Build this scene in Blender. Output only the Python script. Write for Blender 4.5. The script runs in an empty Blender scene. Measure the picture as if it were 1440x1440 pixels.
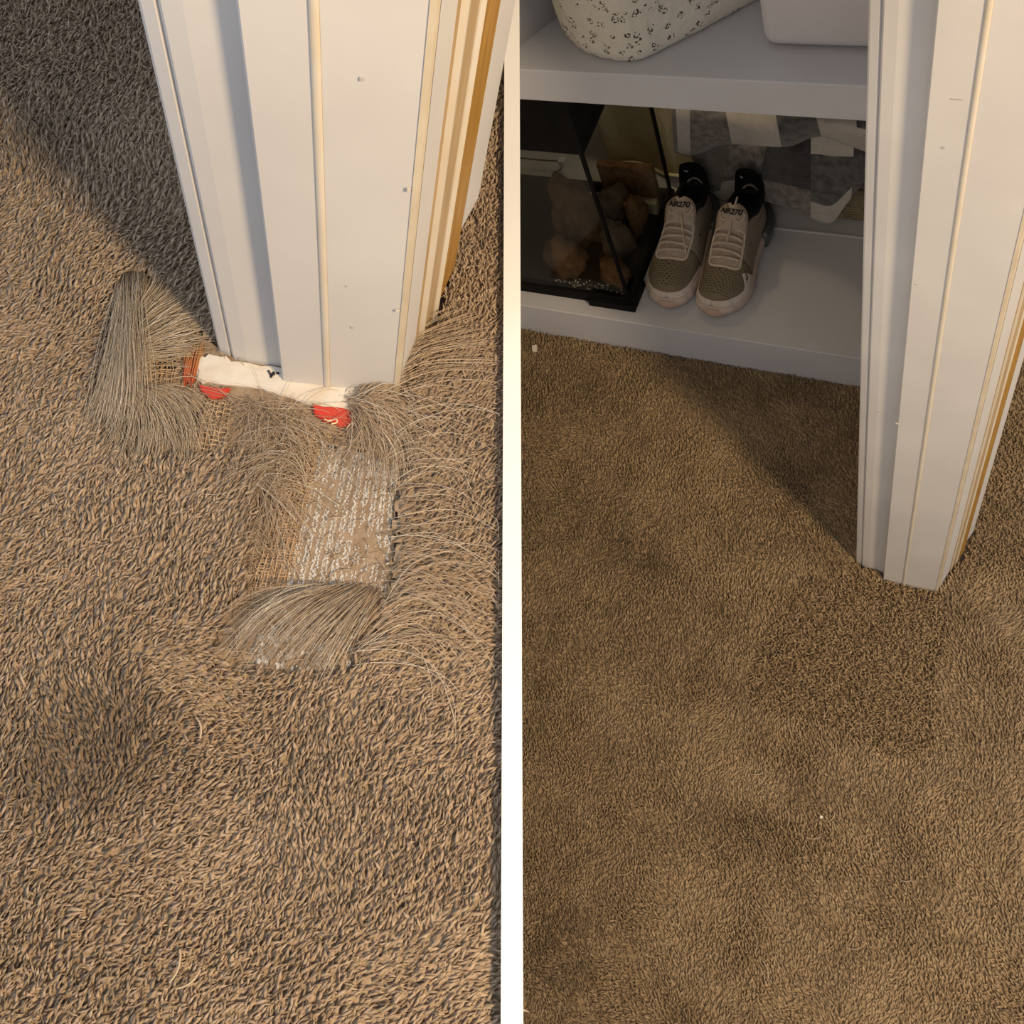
import bpy, bmesh, math, random
import numpy as np
from mathutils import Matrix, Vector

random.seed(7)
rng = np.random.default_rng(7)
scn = bpy.context.scene
COL = scn.collection
PI = math.pi

# ------------------------------------------------------------------ camera
# Two neighbouring places (a door jamb before and after its carpet was mended)
# lie either side of a thin white partition.  The mended place is the world
# frame; the frayed place keeps its own level floor, turned towards the camera.
F = 1380.0
PP = np.array([720.0, 720.0])

def axes(V, X):
    up = -np.array([V[0]-PP[0], V[1]-PP[1], F]); up /= np.linalg.norm(up)
    x = np.array([X[0]-PP[0], X[1]-PP[1], F])*(1 if X[0] > 0 else -1)
    x -= up*(x @ up); x /= np.linalg.norm(x)
    return np.array([x, np.cross(up, x), up])

class Frame:
    def __init__(s, V, X, H):
        s.R = axes(V, X); s.C = np.array([0, 0, H])
    def ray(s, px, py): return s.R @ np.array([px-PP[0], py-PP[1], F])
    def z(s, px, py, z=0.0):
        d = s.ray(px, py); return s.C + d*((z-s.C[2])/d[2])
    def y(s, px, py, y):
        d = s.ray(px, py); return s.C + d*(y/d[1])
    def x(s, px, py, x):
        d = s.ray(px, py); return s.C + d*(x/d[0])
    def cam(s, p): return (np.asarray(p)-s.C) @ s.R      # -> camera coords

FR = Frame((1191, 1360), (-2270, -45), 1.5)             # mended place
FL = Frame((486, 1260), (11197, 1733), 0.6)             # frayed place
def mat4(R, t):
    M = Matrix.Identity(4)
    for i in range(3):
        for j in range(3): M[i][j] = R[i][j]
        M[i][3] = t[i]
    return M
R_RL = FR.R @ FL.R.T
ML = mat4(R_RL, FR.C - R_RL @ FL.C)                     # frayed place -> world
MR = Matrix.Identity(4)

cd = bpy.data.cameras.new('camera'); cam = bpy.data.objects.new('camera', cd)
COL.objects.link(cam); scn.camera = cam
cd.sensor_width = 36; cd.lens = F/1440*36; cd.clip_start = 0.02; cd.clip_end = 30
cam.matrix_world = mat4(np.array([FR.R[:, 0], -FR.R[:, 1], -FR.R[:, 2]]).T, FR.C)

# ------------------------------------------------------------------ light
w = bpy.data.worlds.new('world'); scn.world = w; w.use_nodes = True
w.node_tree.nodes['Background'].inputs[0].default_value = (0.88, 0.92, 1.0, 1)
w.node_tree.nodes['Background'].inputs[1].default_value = 0.60
ld = bpy.data.lights.new('assumed_warm_bulb', 'POINT'); ld.energy = 100; ld.shadow_soft_size = 0.095  # warm lamp out of view, assumed from the direction of the jamb shadow
ld.color = (1.0, 0.74, 0.44)
lo = bpy.data.objects.new('assumed_warm_bulb', ld); COL.objects.link(lo)
lo.location = (0.888, -0.092, 1.645)
# cool fill light added to grey the outer corner of the frayed place; window assumed
wd = bpy.data.lights.new('added_cool_fill', 'AREA'); wd.shape = 'RECTANGLE'; wd.size = 0.5; wd.size_y = 0.7; wd.energy = 4.5; wd.color = (0.66, 0.80, 1.0)
wo = bpy.data.objects.new('added_cool_fill', wd); COL.objects.link(wo)
_p = ML @ Vector((-0.95, -0.45, 0.85)); _q = ML @ Vector((-0.20, -0.05, 0.0))
wo.matrix_world = Matrix.Translation(_p) @ (_q-_p).to_track_quat('-Z', 'Y').to_matrix().to_4x4()
vs = scn.view_settings
vs.view_transform = 'Standard'; vs.look = 'None'; vs.gamma = 1; vs.use_curve_mapping = False
vs.exposure = 0.0

# ------------------------------------------------------------------ materials
MATS = {}
def mat(name, col, rough=0.6, col2=None, scale=40, bump=0.0, bscale=200, spec=0.3, metal=0,
        trans=0, ior=1.45, tint=False, detail=4, ramp=(0.35, 0.65), sheen=0, coat=0, rot=None):
    m = bpy.data.materials.new(name); m.use_nodes = True; MATS[name] = m
    nt = m.node_tree; N = nt.nodes; L = nt.links
    b = N['Principled BSDF']
    b.inputs['Base Color'].default_value = (*col, 1); b.inputs['Roughness'].default_value = rough
    b.inputs['Specular IOR Level'].default_value = spec; b.inputs['Metallic'].default_value = metal
    b.inputs['Transmission Weight'].default_value = trans; b.inputs['IOR'].default_value = ior
    b.inputs['Sheen Weight'].default_value = sheen; b.inputs['Coat Weight'].default_value = coat
    tc = N.new('ShaderNodeTexCoord')
    if col2 is not None:
        if tint:
            at = N.new('ShaderNodeAttribute'); at.attribute_name = 'tint'; fac = at.outputs['Fac']
        else:
            nz = N.new('ShaderNodeTexNoise'); nz.inputs['Scale'].default_value = scale
            nz.inputs['Detail'].default_value = detail
            if rot:
                mp = N.new('ShaderNodeMapping'); mp.inputs['Scale'].default_value = rot
                L.new(tc.outputs['Object'], mp.inputs[0]); L.new(mp.outputs[0], nz.inputs['Vector'])
            else:
                L.new(tc.outputs['Object'], nz.inputs['Vector'])
            rp = N.new('ShaderNodeMapRange'); rp.inputs[1].default_value = ramp[0]; rp.inputs[2].default_value = ramp[1]
            L.new(nz.outputs[0], rp.inputs[0]); fac = rp.outputs[0]
        mx = N.new('ShaderNodeMix'); mx.data_type = 'RGBA'
        mx.inputs[6].default_value = (*col, 1); mx.inputs[7].default_value = (*col2, 1)
        L.new(fac, mx.inputs[0]); L.new(mx.outputs[2], b.inputs['Base Color'])
    if bump:
        nb = N.new('ShaderNodeTexNoise'); nb.inputs['Scale'].default_value = bscale; nb.inputs['Detail'].default_value = 3
        L.new(tc.outputs['Object'], nb.inputs['Vector'])
        bp = N.new('ShaderNodeBump'); bp.inputs['Strength'].default_value = bump; bp.inputs['Distance'].default_value = 0.002
        L.new(nb.outputs[0], bp.inputs['Height']); L.new(bp.outputs[0], b.inputs['Normal'])
    return m

mat('paint', (0.585, 0.56, 0.53), 0.45, (0.535, 0.51, 0.485), 9, bump=0.08, bscale=60)
mat('paint_edge', (0.60, 0.52, 0.39), 0.4, (0.52, 0.43, 0.30), 30)
mat('paint_bead', (0.61, 0.555, 0.47), 0.4, (0.58, 0.50, 0.38), 25)
mat('wood_tan', (0.42, 0.30, 0.17), 0.5, (0.36, 0.25, 0.13), 25, rot=(8, 8, 0.6))
mat('wood_gold', (0.40, 0.22, 0.045), 0.45, (0.30, 0.15, 0.03), 25, rot=(8, 8, 0.6))
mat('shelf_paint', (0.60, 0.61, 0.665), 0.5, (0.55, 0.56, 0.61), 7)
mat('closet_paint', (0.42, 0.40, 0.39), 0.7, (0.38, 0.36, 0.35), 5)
mat('partition_paint', (0.88, 0.88, 0.87), 0.6, (0.84, 0.84, 0.83), 6)
mat('carpet_l', (0.175, 0.124, 0.080), 0.65, (0.41, 0.307, 0.212), tint=True, spec=0.25, sheen=0.15)
mat('carpet_r', (0.145, 0.098, 0.056), 0.8, (0.415, 0.302, 0.178), tint=True, spec=0.2, sheen=0.1)
mat('carpet_under', (0.16, 0.11, 0.07), 0.9, (0.20, 0.14, 0.09), 300)
mat('backing', (0.23, 0.165, 0.11), 0.9, (0.33, 0.25, 0.175), 160, bump=0.5, bscale=500)
mat('thread_tan', (0.50, 0.35, 0.20), 0.7, (0.62, 0.46, 0.29), 120)
mat('thread_orange', (0.38, 0.245, 0.135), 0.7, (0.52, 0.38, 0.25), 120)
mat('latex', (0.60, 0.60, 0.58), 0.7, (0.44, 0.40, 0.36), 260, bump=0.4, bscale=700)
mat('fiber', (0.34, 0.25, 0.165), 0.35, (0.52, 0.40, 0.285), tint=True, spec=0.5)
mat('fiber_grey', (0.34, 0.265, 0.18), 0.35, (0.54, 0.44, 0.32), tint=True, spec=0.5)
mat('fiber_bright', (0.52, 0.44, 0.34), 0.22, (0.70, 0.62, 0.50), tint=True, spec=0.9)
mat('fiber_lint', (0.42, 0.31, 0.20), 0.5, (0.50, 0.39, 0.27), tint=True)
mat('plaster', (0.66, 0.61, 0.54), 0.8, (0.56, 0.47, 0.37), 55, bump=0.4, bscale=120, ramp=(0.5, 0.8))
mat('red', (0.55, 0.045, 0.03), 0.35, (0.47, 0.07, 0.04), 90, spec=0.5)
mat('red_orange', (0.42, 0.085, 0.04), 0.5, (0.46, 0.27, 0.11), tint=True)
mat('cream_mark', (0.75, 0.58, 0.38), 0.6)
mat('dark', (0.012, 0.012, 0.014), 0.6)
mat('tank_black', (0.007, 0.007, 0.008), 0.7, (0.011, 0.010, 0.010), 30, spec=0.08)
def thin_glass():
    m = mat('glass', (0.9, 0.9, 0.9)); nt = m.node_tree; N = nt.nodes; L = nt.links
    tr = N.new('ShaderNodeBsdfTransparent'); tr.inputs[0].default_value = (0.90, 0.90, 0.885, 1)
    gl = N.new('ShaderNodeBsdfGlossy'); gl.inputs['Roughness'].default_value = 0.03
    mx = N.new('ShaderNodeMixShader'); mx.inputs[0].default_value = 0.045; L.new(tr.outputs[0], mx.inputs[1]); L.new(gl.outputs[0], mx.inputs[2])
    L.new(mx.outputs[0], N['Material Output'].inputs[0])
thin_glass()
mat('clod', (0.075, 0.042, 0.022), 0.95, (0.155, 0.09, 0.045), 45, bump=1.0, bscale=110)
mat('clod_grey', (0.085, 0.062, 0.045), 0.95, (0.15, 0.11, 0.075), 45, bump=1.0, bscale=110)
mat('cork', (0.13, 0.065, 0.028), 0.95, (0.22, 0.12, 0.055), 110, bump=0.8, bscale=200)  # brown grain shared by two clods and the mirrored carpet tile
mat('reflection', (0.60, 0.53, 0.36), 0.6, (0.52, 0.45, 0.3), 20)
mat('towel', (0.86, 0.77, 0.55), 0.95, (0.78, 0.68, 0.46), 60, bump=0.5, bscale=250)
mat('fleece_white', (0.50, 0.48, 0.46), 0.95, (0.43, 0.41, 0.39), 60, bump=0.6, bscale=220, sheen=0.3)
mat('fleece_grey', (0.10, 0.092, 0.09), 0.95, (0.24, 0.22, 0.215), 75, bump=0.8, bscale=220, sheen=0.3)
mat('fleece_taupe', (0.13, 0.12, 0.105), 0.95, (0.18, 0.165, 0.15), 50, bump=0.6, bscale=220, sheen=0.3)
mat('fleece_black', (0.022, 0.022, 0.027), 0.95, (0.05, 0.05, 0.058), 50, bump=0.6, bscale=220, sheen=0.3)
mat('fleece_slate', (0.05, 0.052, 0.06), 0.95, (0.125, 0.125, 0.13), 75, bump=0.8, bscale=220, sheen=0.3)
mat('wicker', (0.20, 0.16, 0.10), 0.9, (0.30, 0.245, 0.16), 70)
mat('wicker_liner', (0.36, 0.33, 0.30), 0.9, (0.30, 0.28, 0.26), 40)
mat('bin', (0.60, 0.59, 0.63), 0.35, (0.56, 0.55, 0.59), 4)
mat('grey_box', (0.36, 0.35, 0.36), 0.7, (0.32, 0.31, 0.32), 8)
mat('knit', (0.23, 0.19, 0.13), 0.9, (0.18, 0.145, 0.095), 300, bump=0.5, bscale=700)
mat('knit_side', (0.36, 0.30, 0.24), 0.85, (0.29, 0.24, 0.185), 250, bump=0.5, bscale=600)
mat('overlay', (0.68, 0.60, 0.55), 0.5, (0.60, 0.52, 0.46), 60)
mat('tongue', (0.46, 0.385, 0.325), 0.75, (0.40, 0.33, 0.275), 120, bump=0.3, bscale=500)
mat('stay', (0.60, 0.52, 0.43), 0.55)
mat('lace', (0.56, 0.49, 0.42), 0.8, (0.46, 0.39, 0.33), 300)
mat('sole', (0.58, 0.48, 0.42), 0.55, (0.50, 0.41, 0.35), 70)
mat('sole_gum', (0.52, 0.38, 0.31), 0.5)
mat('air_unit', (0.085, 0.085, 0.085), 0.25, spec=0.6)
mat('ink', (0.015, 0.013, 0.013), 0.6)
mat('black_knit', (0.010, 0.010, 0.011), 0.9)
mat('plug', (0.70, 0.74, 0.80), 0.4)
mat('chip', (0.72, 0.66, 0.56), 0.7)

# floral cloth: cream with scattered small dark sprigs
def floral():
    m = mat('floral', (0.66, 0.63, 0.56), 0.95); nt = m.node_tree; N = nt.nodes; L = nt.links
    tc = N.new('ShaderNodeTexCoord'); b = N['Principled BSDF']
    v = N.new('ShaderNodeTexVoronoi'); v.inputs['Scale'].default_value = 72
    L.new(tc.outputs['Object'], v.inputs['Vector'])
    n = N.new('ShaderNodeTexNoise'); n.inputs['Scale'].default_value = 420; n.inputs['Detail'].default_value = 1
    L.new(tc.outputs['Object'], n.inputs['Vector'])
    a = N.new('ShaderNodeMath'); a.operation = 'LESS_THAN'; a.inputs[1].default_value = 0.36
    L.new(v.outputs['Distance'], a.inputs[0])
    c = N.new('ShaderNodeMath'); c.operation = 'GREATER_THAN'; c.inputs[1].default_value = 0.55
    L.new(n.outputs[0], c.inputs[0])
    d = N.new('ShaderNodeMath'); d.operation = 'MULTIPLY'
    L.new(a.outputs[0], d.inputs[0]); L.new(c.outputs[0], d.inputs[1])
    mx = N.new('ShaderNodeMix'); mx.data_type = 'RGBA'
    mx.inputs[6].default_value = (0.66, 0.63, 0.56, 1); mx.inputs[7].default_value = (0.055, 0.045, 0.035, 1)
    L.new(d.outputs[0], mx.inputs[0]); L.new(mx.outputs[2], b.inputs['Base Color'])
    nb = N.new('ShaderNodeTexNoise'); nb.inputs['Scale'].default_value = 45
    L.new(tc.outputs['Object'], nb.inputs['Vector'])
    bp = N.new('ShaderNodeBump'); bp.inputs['Strength'].default_value = 0.5; bp.inputs['Distance'].default_value = 0.01
    L.new(nb.outputs[0], bp.inputs['Height']); L.new(bp.outputs[0], b.inputs['Normal'])
floral()

# ------------------------------------------------------------------ helpers
def link(name, me, m, parent=None, M=None, smooth=False):
    o = bpy.data.objects.new(name, me); COL.objects.link(o)
    ms = m if isinstance(m, (list, tuple)) else [m]
    for k in ms: me.materials.append(MATS[k])
    if parent is not None: o.parent = parent
    elif M is not None: o.matrix_world = M
    if smooth: me.polygons.foreach_set('use_smooth', [True]*len(me.polygons))
    return o
def from_bm(name, bm, m, parent=None, M=None, smooth=False):
    bmesh.ops.recalc_face_normals(bm, faces=bm.faces)
    me = bpy.data.meshes.new(name); bm.to_mesh(me); bm.free()
    return link(name, me, m, parent, M, smooth)
def empty(name, M, loc=(0, 0, 0), rotz=0):
    o = bpy.data.objects.new(name, None); COL.objects.link(o); o.empty_display_size = 0.02
    o.matrix_world = M @ Matrix.Translation(Vector(loc)) @ Matrix.Rotation(rotz, 4, 'Z')
    return o
def tag(o, label=None, cat=None, group=None, kind=None):
    if label: o['label'] = label
    if cat: o['category'] = cat
    if group: o['group'] = group
    if kind: o['kind'] = kind
    return o
def bm_box(bm, x0, x1, y0, y1, z0, z1):
    v = [bm.verts.new((x, y, z)) for x in (x0, x1) for y in (y0, y1) for z in (z0, z1)]
    for f in ((0, 1, 3, 2), (4, 6, 7, 5), (0, 4, 5, 1), (2, 3, 7, 6), (0, 2, 6, 4), (1, 5, 7, 3)):
        bm.faces.new([v[i] for i in f])
    return v
def box(name, x0, x1, y0, y1, z0, z1, m, parent=None, M=MR, bevel=0.0, seg=2, clip=None):
    bm = bmesh.new(); bm_box(bm, x0, x1, y0, y1, z0, z1)
    if clip: clip(bm)
    if bevel:
        bmesh.ops.recalc_face_normals(bm, faces=bm.faces)
        bmesh.ops.bevel(bm, geom=list(bm.edges), offset=bevel, segments=seg, affect='EDGES', profile=0.5)
    return from_bm(name, bm, m, parent, M, smooth=False)
def prism(name, pts, z0, z1, m, parent=None, M=MR, bevel=0, clip=None, smooth=False):
    bm = bmesh.new()
    a = [bm.verts.new((p[0], p[1], z0)) for p in pts]; b = [bm.verts.new((p[0], p[1], z1)) for p in pts]
    n = len(pts)
    bm.faces.new(a[::-1]); bm.faces.new(b)
    for i in range(n): bm.faces.new((a[i], a[(i+1) % n], b[(i+1) % n], b[i]))
    if clip: clip(bm)
    if bevel:
        bmesh.ops.recalc_face_normals(bm, faces=bm.faces)
        es = [e for e in bm.edges if abs(e.verts[0].co.z-z1) < 1e-6 and abs(e.verts[1].co.z-z1) < 1e-6]
        bmesh.ops.bevel(bm, geom=es, offset=bevel, segments=2, affect='EDGES')
    return from_bm(name, bm, m, parent, M, smooth)

BT = 0.012                                              # partition thickness
def clipper(fr, side, pad=0.0):
    """cut a mesh in frame fr where it meets the partition (side +1: keep the right of it)"""
    n = fr.R[:, 0]; c = Vector(fr.C + n*side*(BT/2+pad))
    def f(bm):
        g = list(bm.verts)+list(bm.edges)+list(bm.faces)
        r = bmesh.ops.bisect_plane(bm, geom=g, plane_co=c, plane_no=Vector(n*-side), clear_outer=True)
        es = [e for e in r['geom_cut'] if isinstance(e, bmesh.types.BMEdge)]
        if es: bmesh.ops.holes_fill(bm, edges=es, sides=0)
    return f
clipR = clipper(FR, 1); clipL = clipper(FL, -1)
def xcam(fr, P): return fr.cam(P)[:, 0]

class NoiseField:
    def __init__(s, seed, cell):
        s.g = np.random.default_rng(seed).random((64, 64)); s.c = cell
    def __call__(s, x, y):
        u = np.asarray(x)/s.c+31.3; v = np.asarray(y)/s.c+17.7
        i = np.floor(u).astype(int); j = np.floor(v).astype(int)
        a = u-i; b = v-j; a = a*a*(3-2*a); b = b*b*(3-2*b)
        g = s.g; I = i % 64; J = j % 64; I2 = (i+1) % 64; J2 = (j+1) % 64
        return (g[I, J]*(1-a)+g[I2, J]*a)*(1-b)+(g[I, J2]*(1-a)+g[I2, J2]*a)*b*1.0
def in_poly(x, y, poly):
    r = np.zeros(len(x), bool); n = len(poly)
    for i in range(n):
        x0, y0 = poly[i][:2]; x1, y1 = poly[(i+1) % n][:2]
        c = (y0 > y) != (y1 > y)
        r ^= c & (x < (x1-x0)*(y-y0)/(y1-y0+1e-12)+x0)
    return r
def mesh_np(name, V, Q, T, tint=None):
    me = bpy.data.meshes.new(name)
    me.vertices.add(len(V)); me.vertices.foreach_set('co', V.astype(np.float32).ravel())
    nl = Q.size+T.size; me.loops.add(nl)
    me.loops.foreach_set('vertex_index', np.concatenate([Q.ravel(), T.ravel()]).astype(np.int32))
    me.polygons.add(len(Q)+len(T))
    st = np.concatenate([np.arange(len(Q))*4, len(Q)*4+np.arange(len(T))*3]).astype(np.int32)
    me.polygons.foreach_set('loop_start', st)
    me.polygons.foreach_set('use_smooth', np.ones(len(st), bool))
    if tint is not None:
        a = me.attributes.new('tint', 'FLOAT', 'POINT'); a.data.foreach_set('value', tint.astype(np.float32))
    me.update(calc_edges=True); me.validate()
    return me
def tubes(name, P, rad, sides=3, tint=None):
    """P (n, k, 3) centre lines, rad (n, k)"""
    n, k, _ = P.shape
    D = np.gradient(P, axis=1); D /= np.linalg.norm(D, axis=2, keepdims=True)+1e-12
    ref = np.broadcast_to(np.array([0.13, 0.21, 0.97]), D.shape)
    S = np.cross(D, ref); S /= np.linalg.norm(S, axis=2, keepdims=True)+1e-9
    Nn = np.cross(S, D)
    ang = np.arange(sides)*2*PI/sides
    V = P[:, :, None, :]+rad[:, :, None, None]*(S[:, :, None, :]*np.cos(ang)[None, None, :, None]+Nn[:, :, None, :]*np.sin(ang)[None, None, :, None])
    V = V.reshape(-1, 3)
    base = np.arange(n)[:, None, None]*k*sides+np.arange(k-1)[None, :, None]*sides
    a = np.arange(sides)[None, None, :]; b = (np.arange(sides)+1)[None, None, :] % sides
    Q = np.stack([base+a, base+b, base+sides+b, base+sides+a], -1).reshape(-1, 4)
    capT = []
    if sides == 3:
        e = np.arange(n)*k*3
        capT = np.concatenate([np.stack([e+2, e+1, e], -1), np.stack([e+(k-1)*3, e+(k-1)*3+1, e+(k-1)*3+2], -1)])
    else: capT = np.zeros((0, 3), int)
    t = None if tint is None else np.repeat(tint, k*sides)
    return mesh_np(name, V, Q, np.asarray(capT), t)
def pile(name, xy, z0, L, r, ang, lean, tint, sides=3):
    """short bent yarn ends, one per row of xy"""
    n = len(xy); c = np.cos(ang); s = np.sin(ang)
    def dirv(le): return np.stack([c*np.sin(le), s*np.sin(le), np.cos(le)], -1)
    d1 = dirv(lean*0.55); d2 = dirv(np.minimum(lean*1.25, 1.45))
    p0 = np.column_stack([xy, np.full(n, z0)]) if np.isscalar(z0) else np.column_stack([xy, z0])
    p1 = p0+d1*(L*0.5)[:, None]; p2 = p1+d2*(L*0.45)[:, None]; p3 = p2+d2*(L*0.09)[:, None]
    side = np.stack([-s, c, np.zeros(n)], -1)
    rings = []
    for p, d, k in ((p0+d1*(L*0.2)[:, None], d1, 0.9), (p1+d2*(L*0.22)[:, None], (d1+2*d2)/3, 1.0)):
        nn = np.cross(d, side)
        for q in range(sides):
            a = q*2*PI/sides+0.5
            rings.append(p+(side*math.cos(a)+nn*math.sin(a))*(r*k)[:, None])
    rings.append(p3)
    V = np.stack(rings, 1); m = V.shape[1]
    b = (np.arange(n)*m)[:, None]
    q = np.array([[i, (i+1) % sides, sides+(i+1) % sides, sides+i] for i in range(sides)])
    t = np.array([[sides+i, sides+(i+1) % sides, 2*sides] for i in range(sides)])
    Q = (b[:, :, None]+q[None]).reshape(-1, 4); T = (b[:, :, None]+t[None]).reshape(-1, 3)
    return mesh_np(name, V.reshape(-1, 3), Q, T, np.repeat(tint, m))
def mat_grid(name, x0, x1, y0, y1, d, z, keepf, seed, m, parent):
    """the packed lower body of the pile: a lumpy sheet the yarn ends lie on"""
    xs = np.arange(x0, x1, d); ys = np.arange(y0, y1, d); X, Y = np.meshgrid(xs, ys, indexing='ij'); nx, ny = X.shape
    r = np.random.default_rng(seed); Z = z+r.normal(0, 0.0011, X.shape)
    V = np.column_stack([X.ravel()+r.uniform(-.3*d, .3*d, X.size), Y.ravel()+r.uniform(-.3*d, .3*d, X.size), Z.ravel()])
    I, J = np.meshgrid(np.arange(nx-1), np.arange(ny-1), indexing='ij'); I = I.ravel(); J = J.ravel()
    k = keepf(xs[I]+d/2, ys[J]+d/2); a = (I*ny+J)[k]
    Q = np.column_stack([a, a+ny, a+ny+1, a+1])
    u, inv = np.unique(Q, return_inverse=True)
    o = link(name, mesh_np(name, V[u], inv.reshape(-1, 4), np.zeros((0, 3), int), np.clip(r.normal(0.58, 0.13, len(u)), 0, 1)), m, parent)
    tag(o, kind='stuff')
def jgrid(x0, x1, y0, y1, d, j=0.42):
    X, Y = np.meshgrid(np.arange(x0, x1, d), np.arange(y0, y1, d), indexing='ij')
    X = X+(np.arange(X.shape[1]) % 2)[None, :]*d*0.5
    P = np.column_stack([X.ravel(), Y.ravel()]); return P+rng.uniform(-j*d, j*d, P.shape)
def spline(pts, k):
    """Catmull-Rom through pts, k samples"""
    p = np.asarray(pts, float); n = len(p)
    q = np.vstack([2*p[0]-p[1], p, 2*p[-1]-p[-2]])
    t = np.linspace(0, n-1-1e-9, k); i = t.astype(int); f = (t-i)[:, None]
    a, b, c, d = q[i], q[i+1], q[i+2], q[i+3]
    return 0.5*((2*b)+(-a+c)*f+(2*a-5*b+4*c-d)*f**2+(-a+3*b-3*c+d)*f**3)
def tube_obj(name, pts, rad, m, parent=None, M=None, sides=6, k=24, smoothpts=True):
    P = spline(pts, k) if smoothpts else np.asarray(pts, float)
    me = tubes(name, P[None], np.full((1, len(P)), rad), sides)
    return link(name, me, m, parent, M)

# ------------------------------------------------------------------ partition between the two places
def build_partition():
    zf = lambda y: (0.6-(-FL.R[2][1])*y)/(-FL.R[2][2])-0.020
    prof = [(-1.0, zf(-1.0)), (0.62, zf(0.62)), (1.3, 1.0), (1.3, 2.75), (-1.6, 2.75)]
    bm = bmesh.new(); sides = []
    for x in (-BT/2, BT/2):
        sides.append([bm.verts.new(FR.C+FR.R @ np.array([x, y, z])) for y, z in prof])
    bm.faces.new(sides[0]); bm.faces.new(sides[1][::-1]); n = len(prof)
    for i in range(n): bm.faces.new((sides[0][i], sides[1][i], sides[1][(i+1) % n], sides[0][(i+1) % n]))
    o = from_bm('wall_partition', bm, 'partition_paint', M=MR)
    tag(o, 'thin white partition between the frayed and the mended carpet', kind='structure')
build_partition()

# ------------------------------------------------------------------ door jamb (the same joinery in both places)
def jamb(name, M, org, height, depth, label, sd=1.0):
    ox, oy = org
    t = empty(name, M, (ox, oy, 0)); tag(t, label, kind='structure')
    def W(n, pts, m, z0=0.0, z1=height):
        # sd: how far the trims on the hinge side step back
        q = [(0.0098+(x-0.0098)*sd if x > 0.0098 else x, 0.030+(y-0.030)*sd if (0.0305 < y < 0.2 and n in SIDE) else y) for x, y in pts]
        return prism(n, q, z0, z1, m, t)
    SIDE = ('side_groove', 'side_bead', 'hinge_strip', 'strip_bead', 'varnished_strip', 'far_casing')
    W('wall_core', [(-0.116, 0.030), (0.006, 0.030), (0.010, 0.036), (0.010, depth), (-0.116, depth)], 'paint')
    W('casing_edge', [(-0.120, 0.014), (-0.1185, 0.0125), (-0.1125, 0.0105), (-0.111, 0.012), (-0.111, 0.030), (-0.120, 0.030)], 'paint')
    W('casing', [(-0.1105, 0.010), (-0.109, 0.0085), (-0.100, 0.0070), (-0.076, 0.0062), (-0.076, 0.030), (-0.1105, 0.030)], 'paint')
    W('jamb_board', [(-0.0755, -0.0045), (-0.0745, -0.0055), (-0.048, -0.0055), (-0.048, 0.030), (-0.0755, 0.030)], 'paint')
    # rounded nosing where the stop starts
    ar = [(-0.0458+0.0022*math.cos(a), -0.0055-0.0016*math.sin(a)) for a in np.linspace(PI, 0, 9)]
    W('stop_nosing', [(-0.0480, 0.02)]+ar+[(-0.0436, 0.02)], 'paint_bead')
    W('door_stop', [(-0.0436, -0.0058), (-0.0018, -0.0036), (-0.0018, 0.03), (-0.0436, 0.03)], 'paint')
    W('stop_edge', [(-0.0018, -0.0042), (0.0012, -0.0040), (0.0024, -0.001), (0.0018, 0.03), (-0.0018, 0.03)], 'paint_edge')
    W('jamb_side', [(0.0026, 0.002), (0.0098, 0.030), (0.0098, 0.036), (0.0026, 0.036)], 'paint')
    W('side_groove', [(0.0060, 0.0305), (0.0112, 0.0305), (0.0116, 0.040), (0.0060, 0.040)], 'wood_tan')
    W('side_bead', [(0.0100, 0.0362), (0.0150, 0.0370), (0.0156, 0.040), (0.0140, 0.044), (0.0100, 0.044)], 'paint_bead')
    W('hinge_strip', [(0.0100, 0.0442), (0.0158, 0.0445), (0.0205, 0.058), (0.0100, 0.058)], 'wood_tan')
    W('strip_bead', [(0.0150, 0.0585), (0.0212, 0.0580), (0.0240, 0.0610), (0.0225, 0.068), (0.0150, 0.068)], 'paint_bead')
    W('varnished_strip', [(0.0100, 0.0685), (0.0245, 0.0690), (0.0330, 0.098), (0.0100, 0.098)], 'wood_gold', z0=0.012)
    W('far_casing', [(0.0100, 0.0985), (0.0335, 0.0985), (0.0430, 0.125), (0.0430, 0.140), (0.0100, 0.140)], 'paint', z0=0.055)
    return t
jamb('wall_left', ML, (0.001, 0.323), 0.75, 0.50, 'white painted door jamb standing on frayed carpet')
jamb('wall_right', MR, (-0.009, 0.545), 2.10, 0.92, 'white painted door jamb standing on mended carpet beside the shelves', sd=0.55)

def chips(wall, fr, org, specs):
    for i, (px, py, wd_, ht, m) in enumerate(specs):
        p = fr.y(px, py, org[1]-0.0058) if px not in (1236,) else fr.y(px, py, org[1]+0.0065)
        x, y, z = p[0]-org[0], p[1]-org[1], p[2]; wd_ *= 0.6; ht *= 0.55
        box('paint_chip', x-wd_/2, x+wd_/2, y-0.0001, y+0.0006, z-ht/2, z+ht/2, m, wall)
WL = bpy.data.objects['wall_left']; WR = bpy.data.objects['wall_right']
chips(WL, FL, (0.001, 0.323), [(508, 112, 0.0025, 0.003, 'closet_paint'), (575, 268, 0.003, 0.004, 'paint_bead'), (559, 438, 0.004, 0.0025, 'paint_bead'), (487, 403, 0.0012, 0.002, 'closet_paint'), (495, 461, 0.002, 0.003, 'closet_paint'), (445, 255, 0.004, 0.0006, 'closet_paint')])
chips(WR, FR, (-0.009, 0.545), [(1236, 579, 0.007, 0.0035, 'closet_paint'), (1262, 596, 0.006, 0.003, 'paint_bead'), (1326, 208, 0.003, 0.004, 'closet_paint'), (1345, 140, 0.012, 0.002, 'closet_paint'), (1288, 400, 0.0025, 0.003, 'closet_paint')])

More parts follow.
